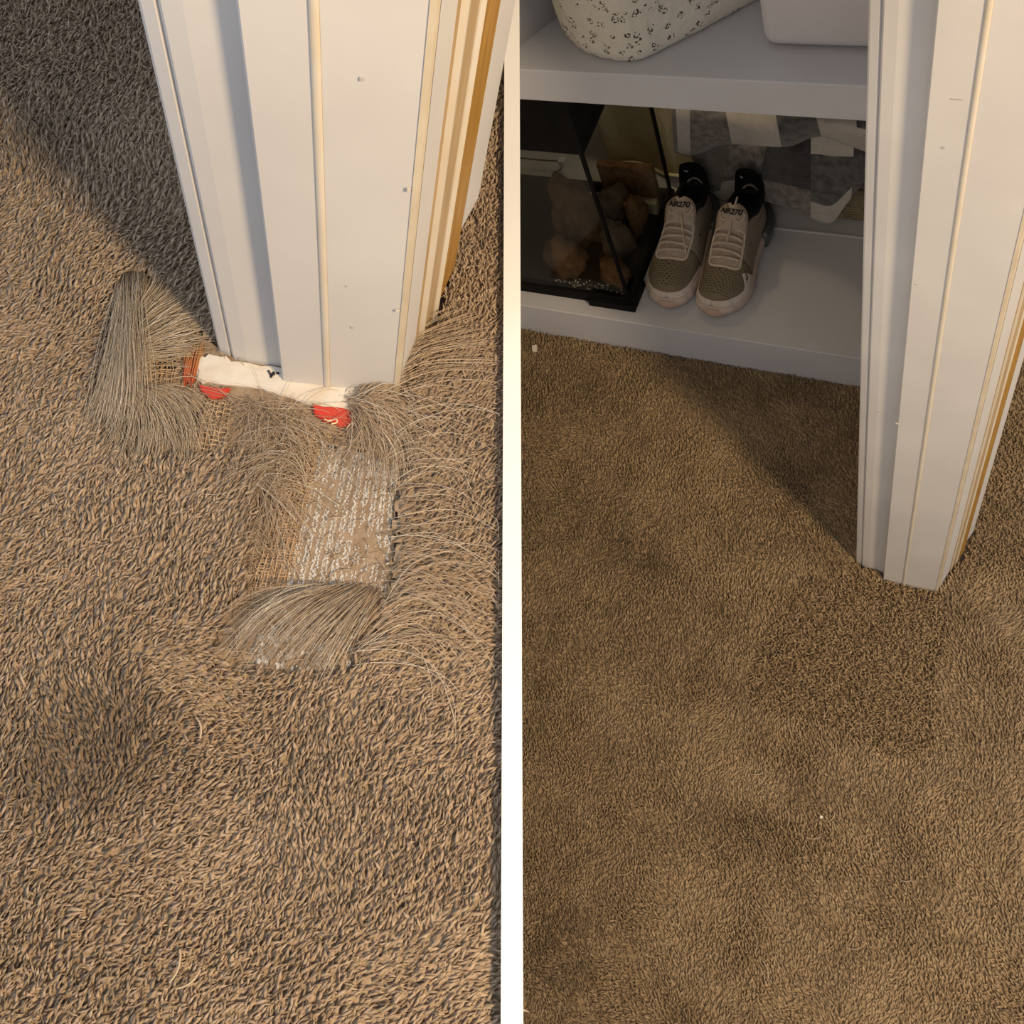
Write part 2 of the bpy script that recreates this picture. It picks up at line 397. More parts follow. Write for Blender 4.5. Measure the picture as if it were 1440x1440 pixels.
# ------------------------------------------------------------------ floors and pile
fl = prism('floor_left', [(-0.70, -0.35), (0.3, -0.35), (0.3, 1.05), (-0.70, 1.05)], -0.012, 0.0, 'carpet_under', M=ML, clip=clipL)
tag(fl, 'brown carpeted floor with frayed patch', kind='structure')
fr_ = prism('floor_right', [(-1.4, -0.65), (0.75, -0.65), (0.75, 2.0), (-1.4, 2.0)], -0.012, 0.0, 'carpet_under', M=MR, clip=clipR)
tag(fr_, 'brown carpeted floor with mended patch', kind='structure')

PXL = lambda l: [FL.z(*p) for p in l]
DAMAGE = PXL([(138, 640), (142, 560), (146, 460), (155, 405), (178, 385), (215, 395), (255, 440), (290, 478), (320, 500),
              (360, 470), (560, 440), (588, 500), (570, 560), (575, 640), (556, 720), (552, 830), (520, 900), (492, 958),
              (420, 962), (300, 945), (292, 905), (335, 835), (345, 740), (345, 655), (290, 655), (225, 660), (170, 650)])
def jamb_plan(org, pad=0.0):
    return [(org[0]-0.121-pad, org[1]+0.008-pad), (org[0]-0.076, org[1]+0.003-pad), (org[0]-0.076, org[1]-0.007-pad), (org[0]+0.002+pad, org[1]-0.005-pad),
            (org[0]+0.026+pad, org[1]+0.060), (org[0]+0.030+pad, org[1]+0.100), (org[0]+0.02, org[1]+0.2), (org[0]+0.012+pad, org[1]+0.95), (org[0]-0.121-pad, org[1]+0.95)]
def flow(seed, base, amp, cell):
    a = NoiseField(seed, cell); b = NoiseField(seed+1, cell*0.3)
    return lambda x, y: base+amp*((a(x, y)-0.5)*2+(b(x, y)-0.5)*0.9)

def left_pile():
    P = np.vstack([jgrid(-0.36, 0.16, -0.10, 0.75, 0.00180)])
    Pm = jgrid(-0.70, 0.2, -0.35, 1.05, 0.0052)
    Pm = Pm[(Pm[:, 0] < -0.36) | (Pm[:, 1] < -0.10) | (Pm[:, 1] > 0.75)]
    k = np.concatenate([np.ones(len(P)), np.full(len(Pm), 3.0)]); P = np.vstack([P, Pm])
    keep = ~in_poly(P[:, 0]+rng.normal(0, 0.0022, len(P)), P[:, 1]+rng.normal(0, 0.0022, len(P)), DAMAGE) & ~in_poly(P[:, 0], P[:, 1], jamb_plan((0.001, 0.323), 0.001))
    keep &= xcam(FL, np.column_stack([P, np.zeros(len(P))])) < -(BT/2+0.0006)
    P = P[keep]; k = k[keep]; n = len(P); x, y = P.T
    # brushed, lying pile in front; upright twist beyond the jamb
    up = 1/(1+np.exp(-(y-0.36)/0.02))*1/(1+np.exp(-(x+0.02)/0.02))
    up = np.maximum(up, 0.55/(1+np.exp(-(y-0.50)/0.03)))
    ang = flow(11, 0.75, 0.9, 0.075)(x, y)+rng.normal(0, 0.42, n)
    ang = np.where(rng.random(n) < up*0.8, rng.uniform(0, 2*PI, n), ang)
    lean = np.clip(1.02+0.25*(NoiseField(21, 0.05)(x, y)-0.5)*2+rng.normal(0, 0.18, n), 0.3, 1.35)
    lean = lean*(1-up)+np.abs(rng.normal(0.35, 0.2, n))*up
    L = rng.normal(0.0115, 0.0020, n)*(1-0.2*up)
    r = np.clip(rng.normal(0.00088, 0.0002, n), 0.0004, 1)*k
    blotch = np.zeros(n)  # round blotches where the yarn is darker and turned
    for px, py, rd, am in ((120, 1065, 0.022, 0.6), (175, 1040, 0.016, 0.45), (90, 1100, 0.018, 0.45), (45, 215, 0.02, 0.4), (150, 1390, .02, .2)):
        c = FL.z(px, py); blotch += am*np.exp(-((x-c[0])**2+(y-c[1])**2)/(2*rd*rd))
    ang = ang+0.8*np.clip(blotch, 0, 0.6)/0.5
    tint = np.clip(rng.normal(0.66, 0.24, n)+0.35*(NoiseField(5, 0.06)(x, y)-0.5)-blotch, 0, 1)
    def kf(a, b):
        return (~in_poly(a+rng.normal(0, 0.0018, len(a)), b+rng.normal(0, 0.0018, len(a)), DAMAGE)) & (~in_poly(a, b, jamb_plan((0.001, 0.323), 0.002))) & (xcam(FL, np.column_stack([a, b, 0*a])) < -(BT/2+0.0006))
    mat_grid('pile_body', -0.69, 0.2, -0.34, 1.04, 0.0028, 0.0060, kf, 3, 'carpet_l', fl)
    o = link('carpet_pile', pile('carpet_pile', P, 0.0025, L, r, ang, lean, tint, 3), 'carpet_l', fl)
    tag(o, kind='stuff')
left_pile()

PATCH = [FR.z(*p) for p in ((1085, 868), (1130, 815), (1205, 812), (1330, 838), (1330, 900), (1318, 960), (1312, 1050), (1292, 1068), (1240, 1062), (1180, 1030), (1110, 1010), (1052, 992), (1052, 955))]
def right_pile():
    P = jgrid(-1.0, 0.30, -0.32, 0.862, 0.0031)
    Pb = jgrid(0.0, 0.30, 0.862, 1.25, 0.0040)
    Pm = jgrid(-1.2, 0.75, -0.65, 0.86, 0.0075)
    Pm = Pm[(Pm[:, 0] > 0.30) | (Pm[:, 1] < -0.32)]
    k = np.concatenate([np.ones(len(P)+len(Pb)), np.full(len(Pm), 2.1)]); P = np.vstack([P, Pb, Pm])
    keep = ~in_poly(P[:, 0], P[:, 1], PATCH) & ~in_poly(P[:, 0], P[:, 1], jamb_plan((-0.009, 0.545), 0.0005))
    keep &= xcam(FR, np.column_stack([P, np.zeros(len(P))])) > BT/2+0.003
    keep &= ~((P[:, 1] > 0.853) & (P[:, 0] < -0.12))
    P = P[keep]; k = k[keep]; n = len(P); x, y = P.T
    up = 1/(1+np.exp(-(y-0.57)/0.015))*1/(1+np.exp(-(x-0.0)/0.01))
    ang = flow(31, 1.9, 0.9, 0.12)(x, y)+flow(35, 0.0, 0.6, 0.035)(x, y)+rng.normal(0, 0.45, n)
    ang = np.where(rng.random(n) < up*0.8, rng.uniform(0, 2*PI, n), ang)
    lean = np.clip(0.95+0.55*(NoiseField(41, 0.055)(x, y)-0.5)*2+rng.normal(0, 0.18, n), 0.15, 1.3)
    lean = lean*(1-up)+np.abs(rng.normal(0.3, 0.2, n))*up
    L = rng.normal(0.0125, 0.0018, n); r = rng.normal(0.00128, 0.00025, n)*k
    blotch = np.zeros(n)  # soft-edged blotches of darker yarn, turned from the main flow
    for px, py, rd, am in ((800, 1355, 0.045, 0.6), (850, 1060, 0.022, 0.4), (920, 795, 0.012, 0.4), (1140, 1130, 0.02, 0.35), (1290, 1250, 0.03, 0.2), (1000, 1180, .03, .2)):
        c = FR.z(px, py); blotch += am*np.exp(-((x-c[0])**2+(y-c[1])**2)/(2*rd*rd))
    ang = ang+0.8*np.clip(blotch, 0, 0.6)/0.5
    tint = np.clip(rng.normal(0.66, 0.20, n)+0.40*(NoiseField(6, 0.09)(x, y)-0.5)+0.35*(NoiseField(8, 0.03)(x, y)-0.5)-blotch, 0, 1)
    def kf(a, b):
        return (~in_poly(a, b, PATCH)) & (~in_poly(a, b, jamb_plan((-0.009, 0.545), 0.002))) & (xcam(FR, np.column_stack([a, b, 0*a])) > BT/2+0.003) & ~((b > 0.853) & (a < -0.12))
    mat_grid('pile_body', -1.2, 0.74, -0.64, 1.3, 0.0050, 0.0042, kf, 4, 'carpet_r', fr_)
    o = link('carpet_pile', pile('carpet_pile', P, 0.0018, L, r, ang, lean, tint, 3), 'carpet_r', fr_)
    tag(o, kind='stuff')
    # mended patch: newer, upright twist pile
    t = empty('carpet_patch', MR, (PATCH[7][0], PATCH[7][1], 0))
    tag(t, 'inset carpet patch of upright coarser pile in front of the door jamb', 'carpet')
    off = np.array([PATCH[7][0], PATCH[7][1]])
    prism('patch_backing', [(p[0]-off[0], p[1]-off[1]) for p in PATCH], 0.0002, 0.0015, 'carpet_under', t)
    mat_grid('patch_body', -0.5-off[0], 0.3-off[0], 0.0-off[1], 0.7-off[1], 0.004, 0.0030, lambda a, b: in_poly(a, b, [(p[0]-off[0], p[1]-off[1]) for p in PATCH]) & ~in_poly(a+off[0], b+off[1], jamb_plan((-0.009, 0.545), 0.002)), 9, 'carpet_r', t)
    Q = jgrid(-0.5, 0.3, 0.0, 0.7, 0.0030); Q = Q[in_poly(Q[:, 0], Q[:, 1], PATCH) & ~in_poly(Q[:, 0], Q[:, 1], jamb_plan((-0.009, 0.545), 0.0005))]; n = len(Q)
    o = link('patch_pile', pile('patch_pile', Q-off, 0.001, rng.normal(0.0135, 0.0016, n), rng.normal(0.00135, 0.0002, n), rng.uniform(0, 2*PI, n), np.abs(rng.normal(0.58, 0.25, n)),
             np.clip(rng.normal(0.60, 0.36, n), 0, 1), 3), 'carpet_r', t)
    tag(o, kind='stuff')
right_pile()

# ------------------------------------------------------------------ frayed area (left place)
def thing_px(name, poly, z0, z1, m, label, cat, group=None, bevel=0.0008):
    P = np.array(PXL(poly)); c = P.mean(0)
    o = prism(name, [(p[0]-c[0], p[1]-c[1]) for p in P], z0, z1, m, M=ML @ Matrix.Translation((c[0], c[1], 0)), bevel=bevel)
    return tag(o, label, cat, group)
def jag(poly, k=4, amp=3.0):
    out = []
    for i in range(len(poly)):
        a = np.array(poly[i], float); b = np.array(poly[(i+1) % len(poly)], float)
        for j in range(k):
            q = a+(b-a)*j/k
            out.append(tuple(q+(rng.normal(0, amp, 2) if j else 0)))
    return out
thing_px('subfloor_strip', jag([(278, 508), (300, 503), (335, 512), (400, 522), (470, 530), (545, 520), (512, 560), (500, 580), (470, 582), (440, 573), (400, 560), (370, 550), (330, 545), (285, 543), (274, 530)], 4, 1.2),
         0.0018, 0.0046, 'plaster', 'exposed cream plaster strip at the foot of the jamb', 'subfloor')
def backing():
    c = FL.z(450, 730)
    t = empty('carpet_backing', ML, (c[0], c[1], 0))
    tag(t, 'bare carpet backing with woven threads and pale latex rows', 'carpet backing')
    Mi = lambda p: np.array([p[0]-c[0], p[1]-c[1]])
    prism('backing_sheet', [Mi(p) for p in DAMAGE], 0.0002, 0.0016, 'backing', t)
    # frame of the weave: u runs across (image right), v towards the camera, along the photo's rows
    def w(px, py): return Mi(FL.z(px, py))
    def lines(rows, m, name, rad, z, wob=0.0004):
        P = []
        for a, b in rows:
            A = w(*a); B = w(*b); s = np.linspace(0, 1, 9)[:, None]
            q = A+(B-A)*s+rng.normal(0, wob, (9, 2))
            P.append(np.column_stack([q, z+0.0005*np.sin(np.arange(9)*2.1+rng.random()*6)]))
        P = np.array(P); o = link(name, tubes(name, P, np.full(P.shape[:2], rad)), m, t); tag(o, kind='stuff')
    quad = lambda p, u, v: ((p[0][0]*(1-u)+p[1][0]*u)*(1-v)+(p[3][0]*(1-u)+p[2][0]*u)*v, (p[0][1]*(1-u)+p[1][1]*u)*(1-v)+(p[3][1]*(1-u)+p[2][1]*u)*v)
    def weave(p, nu, nv, mu, mv, name, ru=0.00045, rv=0.00045, z=0.0020, drop=0.12):
        lines([(quad(p, -0.02, (i+.5)/nv), quad(p, rng.uniform(0.85, 1.04), (i+.5)/nv)) for i in range(nv) if rng.random() > drop], mv, name+'_weft', rv, z)
        if nu: lines([(quad(p, (i+.5)/nu, 0), quad(p, (i+.5)/nu, 1)) for i in range(nu) if rng.random() > drop], mu, name+'_warp', ru, z+0.0004)
    weave([(395, 608), (450, 618), (442, 672), (398, 665)], 6, 15, 'thread_tan', 'thread_tan', 'upper_weave')
    weave([(400, 665), (446, 672), (408, 830), (352, 826)], 7, 40, 'thread_orange', 'thread_orange', 'side_weave', 0.0008, 0.0005)
    weave([(290, 560), (330, 570), (318, 650), (272, 640)], 5, 12, 'thread_tan', 'thread_tan', 'corner_weave', 0.0005, 0.0005, 0.0032, 0.05)
    weave([(205, 492), (262, 485), (262, 545), (200, 545)], 8, 9, 'thread_tan', 'thread_tan', 'ravelled_weave', 0.0004, 0.0004, 0.0032, 0.1)
    weave([(452, 560), (500, 575), (540, 640), (450, 628)], 0, 12, 'thread_tan', 'thread_tan', 'edge_weave', z=0.0022, drop=0.3)
    # pale latex dashes in rows that run away from the jamb
    bm = bmesh.new()
    p = [(452, 622), (560, 655), (545, 842), (398, 832)]
    nr = 10
    nf = NoiseField(77, 0.007)
    for i in range(nr):
        for v in np.arange(0.0, 1.0, 0.0075):
            for kk in range(2):
                u = (i+0.30+0.36*kk)/nr+rng.normal(0, 0.008); a = w(*quad(p, u, v+rng.normal(0, 0.002)))
                cov = 0.86-0.30*(v > 0.5)*(u > 0.5)-0.3*(v < 0.12)*(0.25 < u < 0.5)+1.5*(nf(a[0]+1, a[1]+1)-0.5)
                if rng.random() > cov: continue
                s_ = rng.uniform(0.0006, 0.00115)
                pts = [a+s_*np.array([math.cos(q)*rng.uniform(0.7, 1.25), math.sin(q)*rng.uniform(0.8, 1.5)]) for q in np.arange(6)*PI/3]
                bot = [bm.verts.new((*q, 0.001)) for q in pts]; top = [bm.verts.new((*(a+(q-a)*0.55), rng.uniform(0.0019, 0.0024))) for q in pts]
                bm.faces.new(top)
                for j in range(6): bm.faces.new((bot[j], bot[(j+1) % 6], top[(j+1) % 6], top[j]))
    tag(from_bm('latex_rows', bm, 'latex', t, smooth=False), kind='stuff')
    # lower latex glimpsed under the lower fringe
    bm = bmesh.new(); p = [(385, 845), (520, 850), (490, 950), (345, 935)]
    for i in range(170):
        u, v = rng.random(2); a = w(*quad(p, u, v)); s = rng.uniform(0.0008, 0.0022)
        pts = [a+s*np.array([math.cos(q), math.sin(q)*1.5])*rng.uniform(0.7, 1.2) for q in np.arange(6)*PI/3]
        bot = [bm.verts.new((*q, 0.001)) for q in pts]; top = [bm.verts.new((*(a+(q-a)*0.6), 0.0026)) for q in pts]
        bm.faces.new(top)
        for j in range(6): bm.faces.new((bot[j], bot[(j+1) % 6], top[(j+1) % 6], top[j]))
    tag(from_bm('latex_crumbs', bm, 'latex', t), kind='stuff')
    # matted short ends over the whole bare area
    n = 1500; D2 = np.array([Mi(p) for p in DAMAGE]); lo_, hi_ = D2.min(0), D2.max(0)
    A = rng.uniform(lo_, hi_, (n*2, 2)); A = A[in_poly(A[:, 0], A[:, 1], D2)]
    LX = [w(455, 640), w(550, 660), w(540, 830), w(410, 825)]; inl = in_poly(A[:, 0], A[:, 1], LX); A = A[~inl | (rng.random(len(A)) < 0.2)]
    SB = [w(*q) for q in ((270, 503), (330, 500), (545, 515), (515, 600), (440, 592), (280, 548))]; A = A[~in_poly(A[:, 0], A[:, 1], SB)]
    n = len(A); th_ = rng.uniform(0, 2*PI, n); bend = rng.normal(0, 1.2, n); ln = rng.uniform(0.006, 0.018, n)
    sv = np.linspace(0, 1, 7); P = []
    for i in range(n):
        dx = np.cumsum(np.cos(th_[i]+bend[i]*sv))*ln[i]/7; dy = np.cumsum(np.sin(th_[i]+bend[i]*sv))*ln[i]/7
        P.append(np.column_stack([A[i, 0]+dx, A[i, 1]+dy, 0.0022+0.003*rng.random()*np.sin(sv*PI)+0.0015*rng.random()]))
    P = np.array(P); tag(link('matted_ends', tubes('matted_ends', P, np.full(P.shape[:2], 0.00026), 3, rng.random(n)), 'fiber', t), kind='stuff')
    # ragged slits where the backing has torn through
    bm = bmesh.new()
    for px, py in [(361, 818), (365, 806), (369, 795), (372, 786), (374, 776), (377, 765), (380, 754), (391, 710), (392, 703)]+[(462+3*k, 627+0.7*k) for k in range(4)]+[(500, 633), (505, 635)]+[(268+4*i, 583+5*j) for i in range(4) for j in range(4)]+[(218+7*i, 498+7*j) for i in range(5) for j in range(4)]:
        a = w(px+rng.normal(0, 0.7), py+rng.normal(0, 0.7)); s = rng.uniform(0.0009, 0.0014)
        f = [bm.verts.new((a[0]+s*math.cos(q), a[1]+s*1.3*math.sin(q), 0.0018)) for q in np.arange(6)*PI/3]
        bm.faces.new(f)
    tag(from_bm('torn_slits', bm, 'dark', t), kind='stuff')
    return t
backing()

# red scraps
S1 = thing_px('red_scrap', jag([(440, 573), (470, 577), (496, 583), (509, 592), (498, 603), (478, 606), (455, 596), (443, 588)], 2, 0.8), 0.0022, 0.0060, 'red', 'glossy red scrap with cream squiggle below the stop strip', 'scrap')
S2 = thing_px('red_scrap', jag([(281, 545), (300, 549), (325, 550), (318, 560), (300, 566), (291, 560)], 2, 0.8), 0.0015, 0.0052, 'red', 'small red scrap tucked under the plaster strip edge', 'scrap')
def squiggle():
    c = np.array(PXL([(440, 573), (470, 577), (496, 583), (509, 592), (498, 603), (478, 606), (455, 596), (443, 588)])).mean(0)
    inv = S1.matrix_world.inverted()
    for i, pl in enumerate(([(456, 589), (463, 592), (472, 589), (474, 594), (466, 596)], [(488, 602), (492, 597), (498, 595), (494, 602)])):
        pts = [np.array(inv @ (ML @ Vector(FL.z(px, py, 0.0063)))) for px, py in pl]
        tube_obj('cream_squiggle', pts, 0.00055, 'cream_mark', S1, k=14)
squiggle()
def red_brush():
    n = 60; P = []
    for i in range(n):
        u = rng.random(); a = np.array(FL.z(258+u*16+rng.normal(0, 1), 540+rng.normal(0, 4))); b = np.array(FL.z(266+u*22+rng.normal(0, 1.5), 492+rng.normal(0, 6)))
        s = np.linspace(0, 1, 6)[:, None]; q = a+(b-a)*s; q[:, 2] = 0.003+0.002*rng.random()+0.003*np.sin(s[:, 0]*PI)*rng.random(); P.append(q)
    P = np.array(P); c = P.mean((0, 1)); c[2] = 0; P -= c
    tn = np.clip(np.linspace(0, 0.6, n)+rng.normal(0, 0.1, n), 0, 1)
    k = 6; me = tubes('red_fiber_brush', P, np.full((n, k), 0.00045))
    a = me.attributes.new('tint', 'FLOAT', 'POINT'); a.data.foreach_set('value', np.tile(np.repeat(np.linspace(0, 1, k), 3), n).astype(np.float32))
    o = link('red_fiber_brush', me, 'red_orange', M=ML @ Matrix.Translation(Vector(c)))
    tag(o, 'red and orange stained fringe of fibers beside the plaster strip', 'fibers', kind='stuff')
red_brush()
def nail():
    c = FL.z(472, 893); t = empty('nail_head', ML, (c[0], c[1], 0.0)); tag(t, 'small dark nail sunk in the frayed backing', 'nail')
    bm = bmesh.new(); bmesh.ops.create_cone(bm, cap_ends=True, segments=12, radius1=0.0021, radius2=0.0018, depth=0.004, matrix=Matrix.Translation((0, 0, 0.0055))); from_bm('head', bm, 'dark', t)
    bm = bmesh.new(); bmesh.ops.create_cone(bm, cap_ends=True, segments=8, radius1=0.0007, radius2=0.0009, depth=0.0034, matrix=Matrix.Translation((0, 0, 0.0018))); from_bm('shank', bm, 'dark', t)
nail()

# loose fiber bundles: each is drawn by guide paths (pixel, height above floor)
def bundle(name, guides, n, label, m='fiber', rad=0.00020, rotj=0.16, spread=0.0035, zmin=0.0035, jit=0.25, k=11, bright=0.1, zamp=0.004):
    G = np.array([[(*FL.z(px, py, h)[:2], h) for px, py, h in spline(np.array(g, float), 7)] for g in guides])
    P = []
    for i in range(n):
        u = rng.random()*(len(G)-1); a = min(int(u), len(G)-2) if len(G) > 1 else 0; f = u-a
        q = G[a] if len(G) == 1 else G[a]*(1-f)+G[a+1]*f
        s0 = max(0, rng.normal(0, 0.10)); s1 = min(1, 1-abs(rng.normal(0, jit*0.6)))
        q = spline(q, 40)[int(s0*39):max(int(s1*39), int(s0*39)+8)]
        q = q[np.linspace(0, len(q)-1, k).round().astype(int)]
        t = np.linspace(0, 1, k)[:, None]
        off = rng.normal(0, spread, 2)*(0.45+0.8*t)+rng.normal(0, spread*0.9, 2)*t**2
        wave = np.sin(t*rng.uniform(3, 8)+rng.random()*6)*rng.normal(0, 0.0008, 2)
        ra = rng.normal(0, rotj); d_ = q[:, :2]-q[0, :2]
        q = q.copy(); q[:, :2] = q[0, :2]+np.column_stack([d_[:, 0]*math.cos(ra)-d_[:, 1]*math.sin(ra), d_[:, 0]*math.sin(ra)+d_[:, 1]*math.cos(ra)])
        z = np.maximum(q[:, 2]+rng.normal(0, zamp*0.4)*np.sin(t[:, 0]*PI)+abs(rng.normal(0, zamp*0.45)), zmin)
        P.append(np.column_stack([q[:, :2]+off+wave, z]))
    P = np.array(P); xc = xcam(FL, P.reshape(-1, 3)).reshape(P.shape[:2]); P[:, :, 0] -= np.maximum(0, xc+0.0085)
    c = P.mean((0, 1)); c[2] = 0; P -= c
    r = rad*np.linspace(1.1, 0.6, k)[None]*rng.uniform(0.75, 1.3, (n, 1))
    nb = int(n*bright)
    o = link(name, tubes(name, P[nb:], r[nb:], 3, rng.random(n-nb)), m, M=ML @ Matrix.Translation(Vector(c)))
    tag(o, label, 'fibers', 'loose fiber bundles pulled out of the carpet', 'stuff')
    if nb: tag(link('bright_strand', tubes('bright_strand', P[:nb], r[:nb]*1.05, 3, rng.random(nb)), 'fiber_bright', o), kind='stuff')
    return o
Gy = 'fiber_grey'
bundle('fiber_bundle', [[(165, 395, .006), (160, 480, .016), (158, 560, .014), (150, 625, .006)], [(182, 385, .006), (178, 480, .022), (172, 560, .02), (160, 610, .006)], [(205, 388, .006), (190, 480, .016), (180, 560, .014), (165, 600, .006)]], 300,
       'upright silvery hank of fibers farthest from the jamb', Gy, spread=0.0026, bright=0.34, rotj=0.07, rad=0.00015)
bundle('fiber_bundle', [[(178, 480, .006), (200, 430, .009), (222, 395, .007), (232, 330, .005)], [(180, 490, .006), (225, 455, .01), (262, 440, .008), (285, 430, .005)], [(182, 492, .006), (230, 480, .011), (265, 462, .009), (282, 452, .005)]], 260,
       'fiber fan spreading over the shaded carpet behind the hank', Gy, bright=0.08)
bundle('fiber_bundle', [[(178, 488, .006), (215, 490, .010), (255, 480, .008), (285, 470, .005)], [(178, 495, .006), (215, 500, .008), (250, 492, .007), (275, 485, .005)]], 120,
       'flat fiber sweep between the hank and the red stained fringe', Gy, bright=0.08)
bundle('fiber_bundle', [[(172, 545, .006), (185, 580, .01), (185, 620, .008), (178, 648, .006)], [(180, 545, .006), (215, 575, .012), (225, 620, .01), (222, 652, .006)], [(190, 545, .006), (240, 565, .011), (262, 605, .010), (265, 650, .006)], [(200, 548, .006), (255, 555, .009), (282, 590, .009), (283, 640, .006)]], 270,
       'combed grey fiber fan spread below the hank', Gy, bright=0.08)
bundle('fiber_bundle', [[(160, 590, .008), (152, 615, .007), (142, 640, .006)], [(172, 600, .008), (160, 630, .007), (148, 660, .006)]], 60,
       'short splayed fiber ends at the foot of the hank', Gy, bright=0.2)
bundle('fiber_bundle', [[(450, 826, .004), (400, 835, .013), (345, 868, .014), (296, 925, .006)], [(490, 826, .004), (440, 850, .014), (390, 890, .014), (345, 942, .006)], [(520, 826, .004), (480, 860, .013), (440, 905, .012), (410, 950, .005)], [(535, 835, .004), (505, 880, .011), (475, 925, .01), (455, 958, .005)]], 250,
       'arched pale fringe lying across the bottom edge of the bare backing', 'fiber', spread=0.0035, bright=0.40, rad=0.00017, rotj=0.08)
bundle('fiber_bundle', [[(505, 545, .006), (540, 510, .012), (575, 488, .012), (640, 468, .014), (700, 455, .010)], [(500, 560, .006), (545, 525, .016), (590, 495, .016), (650, 480, .014), (706, 474, .010)], [(505, 575, .006), (555, 540, .014), (605, 510, .016), (660, 500, .014), (706, 510, .010)]], 95,
       'fiber sheaf curling up against the corner of the jamb', 'fiber', spread=0.0030, bright=0.14)
bundle('fiber_bundle', [[(490, 560, .005), (525, 560, .012), (550, 580, .012), (565, 640, .007)], [(500, 575, .005), (540, 590, .012), (560, 620, .010), (560, 690, .006)], [(495, 590, .005), (520, 605, .010), (545, 640, .009), (548, 700, .005)]], 200,
       'tangled curly fibers beside the red scrap with squiggle', 'fiber', spread=0.006, bright=0.18, rotj=0.5)
bundle('fiber_bundle', [[(545, 560, .008), (600, 560, .017), (650, 575, .017), (706, 620, .012)], [(548, 640, .006), (600, 625, .017), (650, 640, .016), (706, 690, .012)], [(550, 700, .006), (600, 690, .017), (650, 695, .016), (706, 730, .012)]], 65,
       'long thin fibers swept over the pile from the upper backing edge', 'fiber', spread=0.009, bright=0.35, rotj=0.3, rad=0.00014)
bundle('fiber_bundle', [[(548, 730, .006), (600, 735, .016), (650, 750, .016), (706, 800, .012)], [(545, 800, .006), (600, 785, .016), (660, 800, .016), (706, 850, .012)], [(540, 860, .006), (590, 840, .016), (650, 850, .016), (706, 920, .012)]], 65,
       'long thin fibers swept over the pile from the middle backing edge', 'fiber', spread=0.009, bright=0.35, rotj=0.3, rad=0.00014)
bundle('fiber_bundle', [[(505, 900, .006), (560, 865, .014), (620, 860, .016), (690, 930, .014)], [(495, 930, .006), (550, 900, .014), (620, 900, .016), (680, 970, .014)]], 45,
       'fiber sweep springing from beside the sunken nail', 'fiber', spread=0.006, bright=0.25, rotj=0.25)
bundle('fiber_bundle', [[(420, 640, .003), (390, 625, .009), (355, 640, .010), (320, 670, .012)], [(430, 690, .003), (400, 660, .009), (360, 670, .010), (325, 700, .013)]], 70,
       'wispy fibers crossing the orange side weave', 'fiber', spread=0.008, bright=0.2, rotj=0.4)
bundle('fiber_bundle', [[(340, 560, .003), (345, 600, .008), (350, 640, .008)], [(380, 580, .003), (378, 620, .007), (385, 660, .006)], [(420, 585, .003), (425, 620, .006), (420, 650, .005)]], 150,
       'matted curly fibers below the plaster strip', 'fiber', spread=0.008, bright=0.12, rotj=0.9)
bundle('fiber_bundle', [[(345, 660, .003), (355, 720, .006), (345, 790, .006)], [(375, 680, .003), (385, 730, .006), (375, 790, .005)]], 140,
       'matted fibers between the lying pile and the torn slits', 'fiber', spread=0.007, bright=0.05, rotj=0.8)

def dust():
    bm = bmesh.new()
    for i in range(14):
        bmesh.ops.create_icosphere(bm, subdivisions=1, radius=rng.uniform(0.0004, 0.0010), matrix=Matrix.Translation((rng.normal(0, 0.0022), rng.normal(0, 0.0012), 0.0008)))
    c = FL.z(384, 530); o = from_bm('dust_clump', bm, 'dark', M=ML @ Matrix.Translation((c[0], c[1]-0.001, 0.0047))); tag(o, 'dark dust clump on the plaster strip under the casing', 'dust', kind='stuff')
dust()

# ------------------------------------------------------------------ closet shelving (right place)
XW = -0.1295                                             # closet face of the jamb wall
def shelf(name, z0, z1, y0, y1, label):
    o = box(name, -1.6, XW, y0, y1, z0, z1, 'shelf_paint', bevel=0.0016, clip=clipR); tag(o, label, 'shelf'); return o
shelf('closet_shelf', 0.0, 0.093, 0.8585, 1.42, 'low grey-white closet shelf with solid front, carrying the shoes')
shelf('closet_shelf', 0.595, 0.646, 0.8585, 1.42, 'grey-white closet shelf carrying the floral cushion and white bin')
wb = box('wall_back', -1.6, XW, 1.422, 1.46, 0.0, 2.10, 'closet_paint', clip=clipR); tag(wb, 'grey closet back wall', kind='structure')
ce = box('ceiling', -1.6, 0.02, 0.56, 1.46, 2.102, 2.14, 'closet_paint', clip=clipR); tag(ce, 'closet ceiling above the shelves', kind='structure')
o = box('shelf_lip', -0.575, XW-0.001, 1.086, 1.0885, 0.0932, 0.0968, 'bin'); tag(o, 'thin white strip along the low shelf in front of the wicker basket', 'trim strip')

